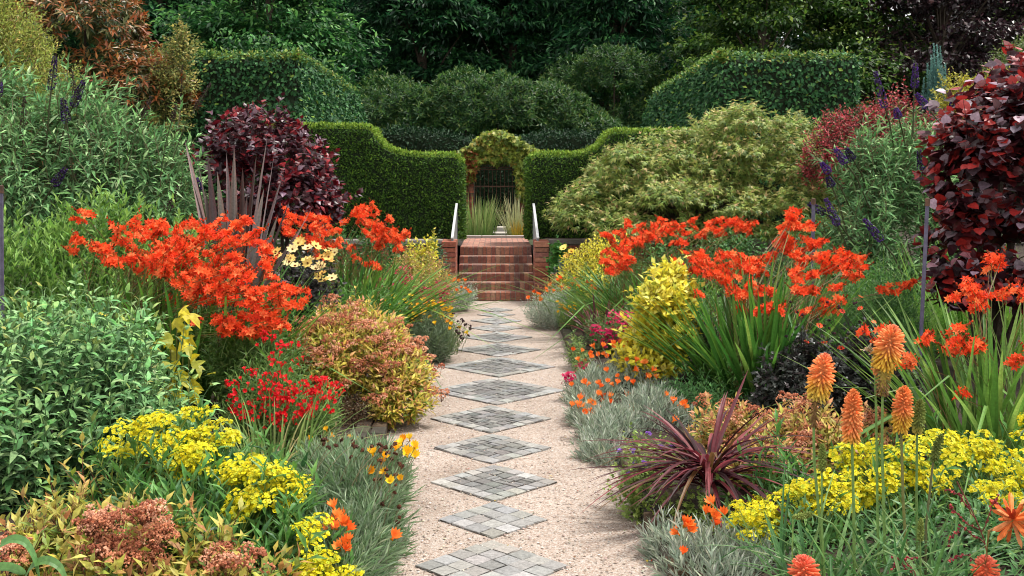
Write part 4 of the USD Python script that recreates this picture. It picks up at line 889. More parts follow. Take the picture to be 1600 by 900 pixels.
# golden shrub by the steps
YL = [(4, col('#e2d440', .88)), (3, col('#cec642', .88)), (2, col('#eee060', .92)), (1, col('#a4b03e', .82))]
shrub('golden_shrub', 'slender golden-leaved shrub left of the left brick pier', 'shrub', [blob(632, 668, 385, 425, 15, .25), blob(655, 684, 368, 420, 15.1, .2), blob(620, 690, 405, 470, 14.9, .3)], 150, 9, 'oval', .085, .05, YL, leng=.25, upb=1.3, splay=.9, droop=.2, stemc=col('#7a7a3a', .6), seed=509)
shrub('dark_green_shrub', 'dark glossy green shrub against the left brick pier and wall', 'shrub', [blob(655, 700, 372, 475, 15.9, .3), blob(630, 680, 385, 480, 16, .3)], 260, 8, 'oval', .06, .035, [(3, col('#2f5a34', .65)), (2, col('#3d6a3a', .7))], M_GLOSSY, leng=.2, seed=510)
GS = [(4, col('#a8a048', .8)), (3, col('#8a9a42', .75)), (2, col('#c09a5a', .8)), (1.5, col('#b8765a', .75))]
shrub('golden_spirea', 'golden and pink tinged spirea mound in front of the left brick pier', 'shrub', [blob(600, 705, 392, 490, 14.2, .5), blob(640, 715, 420, 500, 14, .4)], 420, 9, 'oval', .055, .02, GS, leng=.2, splay=.9, tiptint=[(2, col('#c8b060', .85)), (2, col('#c07a5c', .8))], seed=511, smaller=.2)
MAG = [(3, col('#cf1f5c', .85)), (2, col('#b81850', .8)), (1, col('#e04478', .85))]
def perennial(name, label, cat, blobs, M, k, leaf, L, W, pal, polys, fl, seed, mat=None, stalkc=col('#6f8048', .7), fkind='flower', leng=.25, upb=1.2, stemc=None, droop=.15, splay=.8, fmat=None, lump=.18, single=0):
    r = RNG(seed); t, p, n = shrub(name, label, cat, blobs, M, k, leaf, L, W, pal, mat, leng=leng, upb=upb, splay=splay, droop=droop, stemc=stemc, seed=seed, lump=lump, single=single); p0 = p
    for poly, n, ya, yb, build in polys:
        heads_on(t, r, front(PX(poly, n, r, r.uniform(ya, yb, n)), p0), (lambda p, f=(build or fl): f(r, p)), fkind, fmat or M_PETAL, stalkc)
    return t
def cluster(pal, R=.05, n=14, L=.022, kind='bract'): return lambda r, p: umbel(r, p, R, n, L, pal, 1.2, .5, kind, False)
perennial('magenta_phlox', 'magenta flowered clump in the left border near the steps', 'flowers', [blob(600, 700, 430, 510, 13, .45), blob(560, 640, 425, 520, 12.8, .4)], 420, 12, 'oval', .07, .015, [(3, col('#7a9a48', .8)), (2, col('#94a84e', .8))],
    [([(645, 445), (705, 445), (708, 475), (660, 480)], 44, 12.6, 13, None), ([(560, 440), (640, 420), (650, 460), (580, 470)], 30, 12.4, 12.9, None)], cluster(MAG, .05, 12, .026), 512)
YEL = [(3, col('#f0b41c', .9)), (2, col('#f5c830', .9)), (1, col('#e89a18', .9))]
ORG = [(3, col('#f47a30', .95)), (2, col('#f68a3e', .95)), (1, col('#ea6424', .92))]
SIL = [(4, col('#a3b09c', .85)), (3, col('#b6bfac', .88)), (2, col('#8a9a82', .8)), (1, col('#c8ccbc', .9))]
gaz = lambda R, pal, kind='cupflower': (lambda r, p: daisy(r, p, R * r.uniform(.8, 1.15), pal, kind=kind))
perennial('yellow_daisies', 'straggling yellow daisies over green foliage beside the path, halfway along the left border', 'flowers', [blob(610, 700, 470, 545, 12, .4), blob(655, 715, 490, 560, 11.6, .35), blob(560, 640, 455, 540, 12.2, .4)], 520, 14, 'flat', .07, .012, [(3, col('#7f9a52', .8)), (2, col('#8fa070', .8)), (1, col('#a8a850', .8))],
    [([(600, 460), (660, 460), (705, 480), (700, 500), (640, 510), (600, 480)], 64, 11.4, 12, None), ([(655, 480), (710, 490), (690, 520), (660, 515)], 14, 11.2, 11.6, None)], gaz(.035, YEL, 'daisy'), 513)
perennial('silver_mound', 'silvery grey mound with orange flowers at the foot of the left brick pier', 'plant', [blob(690, 742, 442, 486, 15.3, .3), blob(680, 725, 436, 486, 15.4, .3)], 420, 10, 'flat', .06, .010, SIL,
    [([(690, 428), (730, 440), (740, 462), (712, 455), (690, 445)], 20, 14.9, 15.3, None)], gaz(.034, ORG), 514, M_MATT)
perennial('grey_gazania', 'grey-leaved mound with brown seedheads beside the path, near the widest stone diamond', 'plant', [blob(655, 712, 505, 566, 11, .3), blob(640, 700, 495, 560, 11.1, .3)], 520, 10, 'flat', .08, .011, [(3, col('#7a9068', .75)), (2, col('#93a485', .8))],
    [([(690, 480), (735, 500), (740, 520), (725, 545), (705, 500)], 22, 10.8, 11.2, lambda r, p: umbel(r, p, .012, 5, .02, BRN, 1, .3, 'bead', False)), ([(665, 500), (735, 505), (735, 525), (700, 520)], 5, 10.8, 11.1, gaz(.03, YEL))], None, 515, M_MATT, fkind='seed_head')
# gold spirea mound
r = RNG(516); SPB = [blob(615, 675, 595, 655, 8.1, .25), blob(585, 670, 545, 630, 8.3, .35), blob(450, 520, 560, 640, 8.2, .3), blob(520, 600, 482, 560, 8.9, .3), blob(455, 600, 500, 640, 8.5, .5), blob(535, 655, 515, 650, 8.5, .45), blob(480, 640, 478, 600, 8.9, .5), blob(580, 668, 565, 665, 8.3, .35), blob(470, 560, 545, 650, 8.2, .4), blob(575, 650, 590, 675, 8.05, .3)]
t, p, n = shrub('golden_spirea', 'broad mound of gold and pink spirea at the path edge, midway along the left border', 'shrub', SPB, 1500, 8, 'oval', .075, .028, [(4, col('#c4b846', .88)), (3, col('#9cae40', .85)), (2.4, col('#dac85e', .92)), (1.5, col('#7a9a3c', .8)), (1, col('#d4a060', .88))], single=200, leng=.22, upb=.7, splay=.9, droop=.2, tiptint=[(3, col('#d8c860', .9)), (1.5, col('#cf8a66', .85)), (1.5, col('#dca878', .9))], tipfrac=.65, stemc=col('#7a4a34', .6), stemr=.002, smaller=.25, zmin=.05, loose=.045, seed=517)
k = np.where((n[:, 2] > .1) & (p[:, 1] < 8.9))[0]; k = r.choice(k, 80, replace=False)
for i in k: corymb(r, p[i] + n[i] * .02, r.uniform(.05, .085), 7).put(t, 'flower_head', M_PETAL)
shrub('brown_shrub', 'small dull brown-green shrub below the gold spirea mound by the brick edging', 'shrub', [blob(505, 572, 612, 690, 7.9, .25), blob(540, 585, 640, 690, 7.8, .2)], 300, 10, 'flat', .03, .012, [(3, col('#6a5a3c', .6)), (2, col('#7a6a48', .65)), (1, col('#8a5a40', .6))], leng=.15, seed=518, stemc=col('#5a3a2a', .6), stemr=.002)
# green mixed foliage under the crocosmia
shrub('leafy_perennial', 'mixed green foliage with a few red flowers below the large left crocosmia', 'plant', [blob(310, 470, 500, 640, 7.9, .45), blob(380, 480, 540, 640, 7.7, .4)], 420, 11, 'oval', .09, .018, [(3, col('#5a8038', .75)), (2, col('#75944a', .8))], leng=.3, upb=1.0, seed=519)
RED = [(4, col('#dc1a24', .88)), (2, col('#e82c34', .9)), (1, col('#c0141e', .85))]
perennial('red_penstemon', 'scarlet penstemon in front of the gold spirea mound in the left border', 'flowers', [blob(350, 530, 600, 700, 7.1, .4), blob(370, 470, 570, 690, 7.2, .4)], 420, 11, 'oval', .085, .016, [(3, col('#5f8440', .75)), (2, col('#7a9a4e', .8))],
    [([(355, 610), (385, 580), (430, 600), (450, 590), (490, 605), (530, 605), (520, 640), (480, 680), (420, 675), (365, 655)], 58, 6.7, 7.1, None), ([(355, 520), (370, 515), (470, 550), (480, 575), (420, 590), (360, 560)], 9, 7.2, 7.6, None)],
    lambda r, p: umbel(r, p, .05, 6, .05, RED, 1.0, .6, 'bell', False), 520)
# blue-green loosestrife
LY = [(4, col('#689a5e', .84)), (3, col('#7caa68', .88)), (2, col('#558a48', .8)), (1.3, col('#9aba7c', .9))]
t, p, n = shrub('loosestrife_clump', 'big blue-green leafy clump filling the left edge in the lower half', 'plant', [blob(-90, 130, 505, 900, 5.9, .8), blob(20, 200, 488, 880, 6.2, .8), blob(120, 262, 505, 860, 6.5, .7), blob(150, 300, 560, 860, 6.2, .6), blob(-80, 80, 480, 760, 6.5, .8), blob(150, 235, 478, 600, 6.7, .4), blob(60, 130, 470, 600, 6.8, .4)], 850, 16, 'lance', .105, .040, LY, M_MATT, single=300, leng=.5, upb=1.3, splay=.95, droop=.45, arr='opp', stemc=col('#5a7a4a', .7), stemr=.0035, smaller=.4, lump=.22, tiptint=[(2, col('#8aa860', .8)), (1, col('#a0a84e', .8))], tipfrac=.85, outw=.7, jit=.2, seed=521, zmin=.1)
# yellow-leaved stem
r = RNG(522); t = thing('yellow_hydrangea', 'upright bright yellow lobed-leaved branch right of the blue-green clump', 'shrub')
Y = 6.75; pts = [(278, 505, 42, 1), (300, 495, 48, .6), (262, 530, 44, -.4), (290, 535, 55, .4), (262, 570, 50, -.2), (300, 560, 40, .7), (285, 585, 46, .3), (265, 600, 55, -.5), (300, 600, 45, .8), (252, 625, 45, -.8), (280, 625, 50, .2), (295, 620, 48, .9), (262, 645, 42, -.3), (160, 490, 26, .2), (170, 502, 24, -.3), (246, 545, 36, -.8), (310, 575, 36, 1), (275, 555, 44, .1), (288, 515, 40, .2), (272, 640, 40, .2)]
pos = np.array([at(a, b_, Y + r.normal(0, .05)) for a, b_, _, _ in pts]); sz = np.array([c for *_, c, _ in [(0, 0, x[2], 0) for x in pts]]) * Y / FPX * 1.15
d = np.array([[s * .9, -.45, -.35 + r.normal(0, .25)] for *_, s in pts]); pos = np.vstack([pos, pos + r.normal(0, .07, pos.shape)]); sz = np.concatenate([sz, sz * .8]) * .64; d = np.vstack([d, d]) + r.normal(0, .45, (2 * len(d), 3)); pts = pts * 2
V, tf, C = leaves('maple', pos - nrm(d) * sz[:, None] * .3, d, np.tile([0, -.6, .9], (len(pts), 1)) + r.normal(0, .55, (len(pts), 3)), sz, sz * .85, palette(r, len(pts), [(3, col('#d8c92c', .85)), (2, col('#c2ba34', .8)), (1, col('#a8ac3c', .75))], .12))
for i in range(len(V)): put(t, 'leaf', V[i], tf, M_LEAF, C[i])
b = Bag()
for k in range(4): b.add(*tube([at(272 + 6 * k, 760, Y), at(268 + 8 * k, 640, Y), at(266 + 10 * k, 500 + 12 * k, Y)], [.006, .005, .003], 5), col('#6a6a30', .6))
b.put(t, 'stem', M_STEM)
t = tuft('day_lily_grass', 'arching grassy leaves between the yellow spurge and the red penstemon', 'grass plant', (gx(430, 6.4), 6.35, .1), 170, .62, .014, [(3, col('#7a9a50', .8)), (2, col('#94a862', .8)), (1, col('#b5a872', .8))], 1.0, 523, .30, .8, single=90)
# yellow spurge left
EL = [(3, col('#56883f', .8)), (2, col('#6c9a50', .85)), (1, col('#447240', .75))]
def spurge(label, blobs, M, polys, seed, single=160, R=.058):
    r = RNG(seed); t, p, n = shrub('yellow_spurge', label, 'flowers', blobs, M, 13, 'oval', .125, .028, EL, single=single, leng=.38, upb=1.1, splay=.95, droop=.15, stemc=col('#6f8a44', .7), stemr=.004, smaller=.2, outw=.7, seed=seed); p0 = p
    for poly, n, ya, yb in polys:
        heads_on(t, r, front(PX(poly, n, r, r.uniform(ya, yb, n)), p0), lambda p: umbel(r, p, R * r.uniform(.7, 1.25), int(r.integers(24, 36)), .022), 'flower_head', M_PETAL, col('#8fa044', .75))
    return t
spurge('yellow-flowered spurge left of the path, in front of the grassy leaves', [blob(170, 400, 690, 900, 5.3, .5), blob(220, 400, 760, 960, 4.9, .4), blob(330, 500, 750, 920, 5.0, .45), blob(400, 540, 830, 960, 4.7, .35)], 420, [
    ([(225, 655), (330, 640), (368, 690), (300, 720), (235, 690)], 40, 5.5, 5.75), ([(155, 680), (225, 655), (235, 705), (180, 710)], 16, 5.4, 5.6), ([(345, 735), (390, 712), (470, 745), (488, 770), (440, 795), (360, 765)], 48, 5.1, 5.3),
    ([(230, 700), (330, 700), (345, 735), (280, 760)], 30, 5.3, 5.5), ([(340, 765), (440, 790), (430, 815), (350, 800)], 14, 5.0, 5.1), ([(468, 820), (505, 810), (500, 845), (472, 850)], 8, 4.85, 4.95), ([(465, 880), (500, 862), (560, 900), (540, 930), (470, 930)], 24, 4.5, 4.7)], 524)
# grey gazanias beside the path, front left
r = RNG(525)
t = perennial('grey_gazania', 'grey-leaved gazania mound spilling over the path edge at front left', 'flowers', [blob(490, 612, 715, 900, 5.5, .45), blob(525, 625, 760, 930, 5.25, .4), blob(550, 632, 700, 830, 5.7, .35), blob(450, 590, 700, 900, 5.8, .5), blob(470, 600, 820, 960, 4.9, .4)], 1500, 9, 'flat', .12, .0095, [(4, col('#8aa67c', .84)), (3, col('#a5b696', .88)), (2, col('#749262', .8))],
    [([(590, 700), (610, 680), (650, 690), (655, 720), (620, 760), (565, 745)], 20, 5.35, 5.7, gaz(.032, YEL)), ([(500, 800), (545, 795), (555, 820), (530, 850), (505, 830)], 11, 5.0, 5.2, gaz(.034, ORG)), ([(590, 840), (615, 840), (610, 860), (590, 858)], 1, 4.95, 5, gaz(.04, ORG)), ([(520, 850), (550, 845), (550, 865), (525, 865)], 5, 4.85, 4.95, gaz(.034, ORG))], None, 525, M_MATT, stalkc=col('#8a9270', .7), leng=.16, upb=1.0, splay=.5, droop=.05)
heads_on(t, r, PX([(480, 680), (620, 690), (640, 800), (600, 870), (590, 760), (500, 700)], 70, r, r.uniform(5.1, 5.8, 70)), lambda p: umbel(r, p, .009, 5, .019, [(2, col('#5a3424', .6)), (1, col('#7a4a30', .65))], 1, .3, 'bead', False), 'seed_head', M_PETAL, col('#8a8260', .7))
perennial('rock_rose', 'thin-stemmed plant with tiny yellow blooms and seedheads above the brick edging, front left', 'flowers', [blob(470, 560, 690, 780, 6.5, .3)], 220, 8, 'flat', .06, .012, [(3, col('#8a9468', .75)), (2, col('#a89a70', .75))], [([(470, 670), (560, 670), (560, 740), (480, 720)], 16, 6.2, 6.6, gaz(.022, YEL)), ([(480, 670), (600, 690), (560, 740), (480, 720)], 26, 6.2, 6.6, lambda r, p: umbel(r, p, .008, 4, .017, BRN, 1, .3, 'bead', False))], None, 526, fkind='flower')
# front-left spirea
r = RNG(527); SB = [blob(0, 190, 795, 1030, 4.7, .5), blob(120, 320, 800, 1030, 4.5, .45), blob(250, 400, 845, 1040, 4.4, .4), blob(60, 230, 765, 940, 4.95, .5), blob(330, 470, 870, 1030, 4.35, .3)]
t, p, n = shrub('golden_spirea', 'golden spirea with large salmon-brown flower plates in the lower left corner', 'shrub', SB, 620, 11, 'oval', .088, .034, [(3, col('#b8b44a', .85)), (3.5, col('#94a644', .82)), (1, col('#ccbc62', .86)), (3, col('#6c9044', .78)), (.6, col('#c89a6a', .82))], single=300, leng=.28, upb=.8, splay=.95, droop=.22, tiptint=[(3, col('#ccbe62', .86)), (1.4, col('#cc8a5c', .82))], tipfrac=.7, stemc=col('#7a4a34', .6), stemr=.0025, smaller=.25, zmin=.05, seed=528)
for poly, m in (([(120, 800), (200, 800), (215, 840), (140, 835)], 9), ([(210, 815), (270, 815), (265, 845), (215, 850)], 5), ([(150, 850), (260, 855), (255, 885), (160, 880)], 10), ([(0, 850), (30, 850), (25, 875), (0, 875)], 3), ([(180, 885), (310, 880), (320, 925), (180, 925)], 10), ([(320, 855), (400, 860), (400, 890), (330, 890)], 6), ([(170, 800), (250, 790), (260, 815), (170, 815)], 4)):
    for q_ in PX(poly, m, r, r.uniform(4.15, 4.4, m)): corymb(r, q_, r.uniform(.045, .075), 9).put(t, 'flower_head', M_PETAL)
r = RNG(529); t = thing('strap_leaf_plant', 'two broad arching green strap leaves in the bottom left corner', 'plant')
for pts in ([(0, 850), (20, 840), (40, 845), (55, 870), (62, 905)], [(30, 920), (50, 880), (75, 873), (95, 885), (108, 915)], [(-10, 885), (15, 885), (40, 895)]):
    P = np.array([at(a, b_, 3.9) for a, b_ in pts]); tt = np.linspace(0, 1, 14); P = np.stack([np.interp(tt, np.linspace(0, 1, len(P)), P[:, k]) for k in range(3)], -1)
    P[1:-1] = (P[:-2] + 2 * P[1:-1] + P[2:]) / 4; w = .017 * np.minimum(1, .4 + 3 * (1 - tt)); Vs = []
    for i in range(14): Vs += [P[i] + [0, w[i] * .7, w[i] * .7], P[i] + [.0, .0, -w[i] * .3], P[i] - [0, w[i] * .7, w[i] * .7]]
    F = [f for i in range(13) for f in ((3 * i, 3 * i + 1, 3 * i + 4), (3 * i, 3 * i + 4, 3 * i + 3), (3 * i + 1, 3 * i + 2, 3 * i + 5), (3 * i + 1, 3 * i + 5, 3 * i + 4))]
    put(t, 'leaf', np.array(Vs), np.array(F), M_LEAF, palette(r, 1, [(1, col('#5f8a4a', .8))], .1)[0])

# ================================================================== RIGHT BORDER, from the back
ACR = [(4, col('#9aaa54', .88)), (4, col('#86a050', .86)), (1.5, col('#aaa85e', .86)), (.5, col('#c0a070', .85)), (1.5, col('#628046', .78))]
AB = [blob(850, 990, 275, 400, 16.9, .8), blob(905, 1010, 232, 350, 17, .8), blob(960, 1100, 250, 400, 16.7, 1), blob(1000, 1080, 218, 330, 17.2, .8), blob(1070, 1185, 165, 300, 17.3, 1), blob(1060, 1180, 215, 370, 16.8, 1), blob(1160, 1290, 190, 330, 17.1, 1), blob(1150, 1300, 260, 400, 16.6, 1), blob(860, 950, 300, 400, 16.6, .6), blob(920, 1060, 310, 420, 16.2, .6), blob(1040, 1180, 300, 430, 16.2, .7), blob(1160, 1310, 300, 430, 16.1, .7)]
r = RNG(600); B0 = np.array(AB); pads = []
for k in range(80):
    j = r.choice(len(AB), p=B0[:, 3] * B0[:, 5] / (B0[:, 3] * B0[:, 5]).sum()); u = nrm(r.normal(size=3) + [0, -.55, .35]); q_ = r.uniform(.70, .98)
    w = r.uniform(.26, .46); pads.append((*(B0[j, :3] + u * B0[j, 3:] * q_), w, w, w * r.uniform(.5, .75)))
AB = pads + [tuple(b[:3]) + (b[3] * .9, b[4] * .9, b[5] * .9) for b in AB]
t, p, n = shrub('japanese_maple', 'wide tan-green Japanese maple with layered feathery foliage right of the steps', 'tree', AB, 3300, 10, 'palm', .105, .085, ACR, leng=.22, upb=.25, splay=.9, droop=.75, lump=.15, freq=3.5, low=-.1, tiptint=[(2, col('#a8a860', .85)), (1, col('#c8a878', .85))], tipfrac=.85, smaller=.1, jit=.2, inner=.15, seed=601)
b = Bag(); s0 = np.array([gx(1090, 17), 17.3, .85])
for k in range(0, len(AB), 3):
    e = np.array(AB[k][:3]); m_ = s0 + (e - s0) * .5 + [0, .1, .18]; b.add(*tube([s0 + r.normal(0, .05, 3) * [1, 1, 0], m_, e], [.045, .028, .009], 5), (.5, .5, .5))
b.put(t, 'trunk', M_BARK)
shrub('red_leaved_shrub', 'shrub with small bright red leaves between the maple and the right butterfly bush', 'shrub', [blob(1250, 1390, 178, 330, 15.6, .7), blob(1330, 1475, 150, 300, 15.6, .7), blob(1280, 1420, 165, 260, 15.9, .6)], 780, 11, 'oval', .065, .045, [(3, col('#a02e34', .82)), (3, col('#b8444c', .86)), (1, col('#5a2028', .7)), (1.4, col('#6a7a44', .75)), (1.2, col('#cc7470', .88))], leng=.32, upb=1.0, splay=.9, stemc=col('#5a2a22', .5), seed=602)
BUR = [(4, col('#66945a', .82)), (3, col('#7ba866', .86)), (2, col('#52804a', .78)), (1.3, col('#9aba82', .9))]
t, p, n = shrub('butterfly_bush', 'arching grey-green butterfly bush with violet spikes on the right, behind the grey stakes', 'shrub',
      [blob(1300, 1420, 205, 420, 12.6, .7), blob(1370, 1490, 190, 420, 12.8, .8), blob(1290, 1400, 300, 470, 12.2, .6), blob(1400, 1500, 260, 440, 12.4, .7), blob(1370, 1520, 340, 490, 12.1, .7)], 640, 14, 'oval', .175, .037, BUR, M_MATT, single=240, leng=.5, upb=1.0, splay=.85, droop=.5, arr='opp', stemc=col('#7a7050', .6), stemr=.005, smaller=.35, jit=.2, seed=603, zmin=.1)
VIO = [(3, col('#5a2f8a', .75)), (2, col('#43246a', .7)), (1, col('#7448a8', .8))]
r = RNG(604)
for a, b_, Y, pal in (((1383, 168), (1367, 112), 12.4, VIO), ((1429, 138), (1431, 99), 12.4, VIO), ((1449, 168), (1431, 146), 12.2, VIO), ((1488, 168), (1497, 146), 12.2, PUR), ((1322, 256), (1304, 232), 12, VIO), ((1333, 250), (1322, 232), 12.1, PUR), ((1296, 270), (1283, 254), 12, VIO), ((1309, 352), (1290, 310), 11.6, VIO), ((1288, 333), (1263, 318), 11.6, PUR), ((1378, 377), (1350, 342), 11.6, VIO), ((1441, 272), (1436, 235), 12, PUR), ((1404, 184), (1400, 170), 12.2, VIO), ((1300, 292), (1293, 276), 11.9, PUR)):
    spike(r, at(*a, Y), at(*b_, Y + r.normal(0, .05)), .046, pal, 200).put(t, 'flower_spike', M_PETAL)
CER = [(5, col('#38141c', .55)), (3, col('#52181f', .6)), (2, col('#a02c2a', .78)), (2, col('#a08c98', .8)), (1, col('#2a1016', .5))]
t, p, n = shrub('purple_redbud', 'dark purple redbud tree with heart-shaped leaves at the right edge', 'tree', [blob(1478, 1660, 118, 330, 9, .7), blob(1525, 1700, 85, 280, 9.3, .7), blob(1455, 1590, 170, 320, 8.9, .5), blob(1448, 1540, 250, 380, 8.9, .35), blob(1500, 1680, 260, 420, 9, .7), blob(1452, 1570, 300, 410, 8.9, .4), blob(1446, 1560, 380, 500, 8.8, .4), blob(1540, 1680, 380, 520, 9, .6)], 600, 10, 'heart', .10, .112, CER, M_GLOSSY, single=300, leng=.42, upb=.25, splay=1.0, droop=.35, lump=.2, stemc=col('#3a2020', .5), smaller=.25, tiptint=[(2.4, col('#b0302c', .8)), (1, col('#5a1c24', .62)), (1, col('#a890a0', .82))], tipfrac=.7, loose=.09, trunkat=(gx(1580, 9), 9.4, .15, .05), seed=605)
# stakes
for a, b_, Y, lab, cap in (((1271, 318), (1268, 470), 11.2, 'slim blue-grey stake among the red crocosmia before the right butterfly bush', True), ((1449, 320), (1434, 600), 8.3, 'slim purple-grey stake with a brown cap left of the purple redbud', True), ((2, 300), (5, 480), 8.4, 'pale blue-grey stake at the left edge of the picture', True)):
    t = thing('plant_stake', lab, 'stake'); P0, P1 = at(*b_, Y), at(*a, Y); P0[2] = min(P0[2], .12)
    V, F = tube([P0, P1], .020 if Y > 9 else .016, 8); put(t, 'pole', V, F, M_STAKE)
    d = nrm(P1 - P0); V, F = tube([P1 - d * .01, P1 + d * .05, P1 + d * .055], [.026 if Y > 9 else .02, .026 if Y > 9 else .02, .006], 8); put(t, 'cap', V, F, M_IRON)
# fine green foliage behind the crocosmia
tuft('green_grass', 'fine bright green grassy plant between the right crocosmia and the purple redbud', 'grass plant', (gx(1370, 10.3), 10.3, .1), 620, 1.25, .013, [(3, col('#6f9a44', .8)), (2, col('#87ae52', .85)), (1, col('#5a8438', .75))], .75, 606, .55, .75, single=60)
tuft('green_grass', 'grassy green leaves seen under the branches of the purple redbud at the right edge', 'grass plant', (gx(1530, 10.4), 10.4, .1), 260, 1.35, .022, [(3, col('#6a9a3c', .8)), (2, col('#87ae4a', .85))], .5, 607, .5, .45, single=40)
shrub('leafy_perennial', 'green willow-leaved perennial behind the dark dahlia at right', 'plant', [blob(1300, 1440, 420, 600, 9.6, .5), blob(1380, 1450, 470, 640, 9.2, .4)], 520, 12, 'oval', .08, .016, [(3, col('#4f8040', .75)), (2, col('#6a9a54', .8))], leng=.35, upb=1.0, seed=608)
crocosmia('far crocosmia clump with red flowers below the Japanese maple', (gx(1040, 12.2), 12.4, .85, .45, .15), 200, (.7, 1.15), [
    ([(945, 370), (990, 345), (1030, 352), (1030, 380), (960, 395)], 28, 12.2, 12.8), ([(1030, 345), (1100, 345), (1180, 350), (1175, 370), (1080, 375), (1030, 370)], 34, 12.2, 12.8), ([(930, 400), (1000, 360), (1025, 375), (1010, 400), (950, 420)], 16, 11.8, 12.2), ([(935, 405), (990, 400), (985, 425), (945, 430)], 16, 11.4, 11.8), ([(1040, 380), (1120, 385), (1110, 400), (1050, 400)], 4, 11.8, 12.2)], 609, spread=.85, W=.034, fan=(-.1, -.15), size=.058, single=110, bend=.4)
crocosmia('large crocosmia clump with tall dark blades and scattered red flowers in mid right border', (gx(1185, 8.8), 8.8, .48, .45, .12), 230, (.8, 1.3), [
    ([(1055, 410), (1110, 395), (1170, 405), (1165, 430), (1100, 440), (1060, 425)], 28, 9.2, 9.8), ([(1200, 380), (1235, 335), (1285, 345), (1290, 390), (1240, 400)], 26, 9.2, 9.8), ([(1150, 405), (1240, 395), (1300, 400), (1350, 400), (1345, 420), (1230, 440), (1160, 425)], 34, 9, 9.6), ([(1090, 425), (1290, 425), (1330, 460), (1290, 500), (1180, 495), (1090, 465)], 34, 8.4, 9.0), ([(1270, 395), (1355, 395), (1350, 445), (1290, 440)], 14, 8.8, 9.3), ([(1175, 480), (1220, 480), (1290, 495), (1250, 500), (1180, 498)], 5, 8.2, 8.4), ([(1085, 430), (1180, 440), (1180, 470), (1100, 460)], 7, 8.8, 9.1), ([(1380, 450), (1420, 430), (1425, 455), (1385, 465)], 4, 8.9, 9.1)],
    610, spread=.75, W=.040, fan=(-.12, -.1), size=.056, single=180, bl=[(4, col('#4a7a30', .74)), (3, col('#5f8e38', .8)), (2, col('#3a6828', .7)), (1, col('#84a84a', .85))])
crocosmia('near crocosmia clump with wide green blades and red flowers at the right edge', (gx(1545, 6.6), 6.7, .36, .35, .12), 120, (.75, 1.2), [
    ([(1475, 455), (1510, 445), (1545, 470), (1530, 500), (1490, 490)], 10, 6.6, 7.0), ([(1540, 400), (1590, 395), (1590, 440), (1545, 445)], 5, 7.2, 7.5), ([(1440, 520), (1500, 500), (1535, 530), (1520, 555), (1470, 560), (1435, 540)], 13, 6.4, 6.8), ([(1560, 450), (1600, 440), (1620, 480), (1570, 480)], 5, 6.8, 7.1), ([(1345, 520), (1380, 515), (1395, 545), (1360, 550)], 3, 6.9, 7.1), ([(1405, 555), (1435, 550), (1430, 580), (1408, 580)], 3, 6.6, 6.8), ([(1575, 550), (1610, 545), (1605, 575), (1580, 570)], 2, 6.4, 6.5), ([(1500, 620), (1515, 620), (1512, 635)], 1, 6.2, 6.3)],
    611, spread=.6, W=.038, fan=(-.25, -.1), size=.054, single=120, nfl=9, bl=[(4, col('#6a9440', .8)), (3, col('#557f34', .76)), (2, col('#88a852', .85))])
# near steps, right
dahlia('pale yellow dahlia with grey leaves beside the right brick pier', [blob(868, 930, 405, 480, 15.4, .4)], 160, [(878, 385), (915, 385), (920, 405), (880, 402)], 9, [(2, col('#f2d878', .9)), (1, col('#e8c050', .9))], 15.1, 612, .055, leafpal=[(2, col('#5a6058', .65)), (1, col('#6a7a5c', .7))])
shrub('golden_shrub', 'golden yellow shrub in front of the right retaining wall', 'shrub', [blob(880, 965, 385, 470, 14.6, .4), blob(900, 985, 372, 440, 14.9, .35), blob(868, 930, 415, 480, 14.3, .35)], 380, 10, 'oval', .075, .038, YL, leng=.25, upb=1.1, splay=.9, stemc=col('#7a7a3a', .6), seed=613)
shrub('green_climber', 'fresh green rounded leaves against the right brick pier', 'shrub', [blob(858, 885, 375, 470, 16.0, .25)], 120, 8, 'heart', .07, .065, [(3, col('#4f8a3c', .75)), (1, col('#6fa04e', .8))], leng=.2, seed=614)
perennial('silver_mound', 'silvery grey mound beside the path near the steps on the right', 'plant', [blob(822, 890, 462, 514, 13.5, .35), blob(840, 900, 455, 512, 13.7, .35)], 520, 10, 'flat', .065, .011, SIL,
    [([(822, 462), (840, 455), (860, 445), (880, 455), (860, 470), (830, 472)], 12, 13.2, 13.5, None), ([(860, 435), (930, 440), (935, 458), (880, 455)], 16, 13.8, 14.3, None)], gaz(.036, ORG), 615, M_MATT)
perennial('yellow_feather_plant', 'feathery green mound with small yellow flowers right of the far silver mound', 'flowers', [blob(868, 930, 462, 524, 13, .35), blob(890, 950, 455, 510, 13.3, .35)], 420, 12, 'flat', .05, .010, [(3, col('#5f8a38', .78)), (2, col('#88984a', .8))],
    [([(868, 472), (905, 468), (895, 495), (870, 492)], 18, 12.6, 12.9, None)], gaz(.026, YEL, 'daisy'), 616)
shrub('golden_spirea', 'low orange-gold spirea behind the magenta flowers in the right border', 'shrub', [blob(925, 990, 470, 545, 12.4, .4), blob(850, 920, 425, 480, 14.3, .3)], 320, 9, 'oval', .05, .02, GS, leng=.2, tiptint=[(1, col('#c89a5a', .8)), (1, col('#c07a5c', .8))], seed=617, smaller=.2)
CRD = [(3, col('#7a2a3a', .7)), (2, col('#5a2030', .6)), (2, col('#9a4a58', .75)), (1, col('#44182a', .55))]
tuft('small_cordyline', 'small burgundy cordyline beside the path, halfway along the right border', 'plant', (gx(938, 11.4), 11.4, .12), 46, .6, .034, CRD, .9, 618, .06, .45, single=46, part='blades', mat=M_GLOSSY)
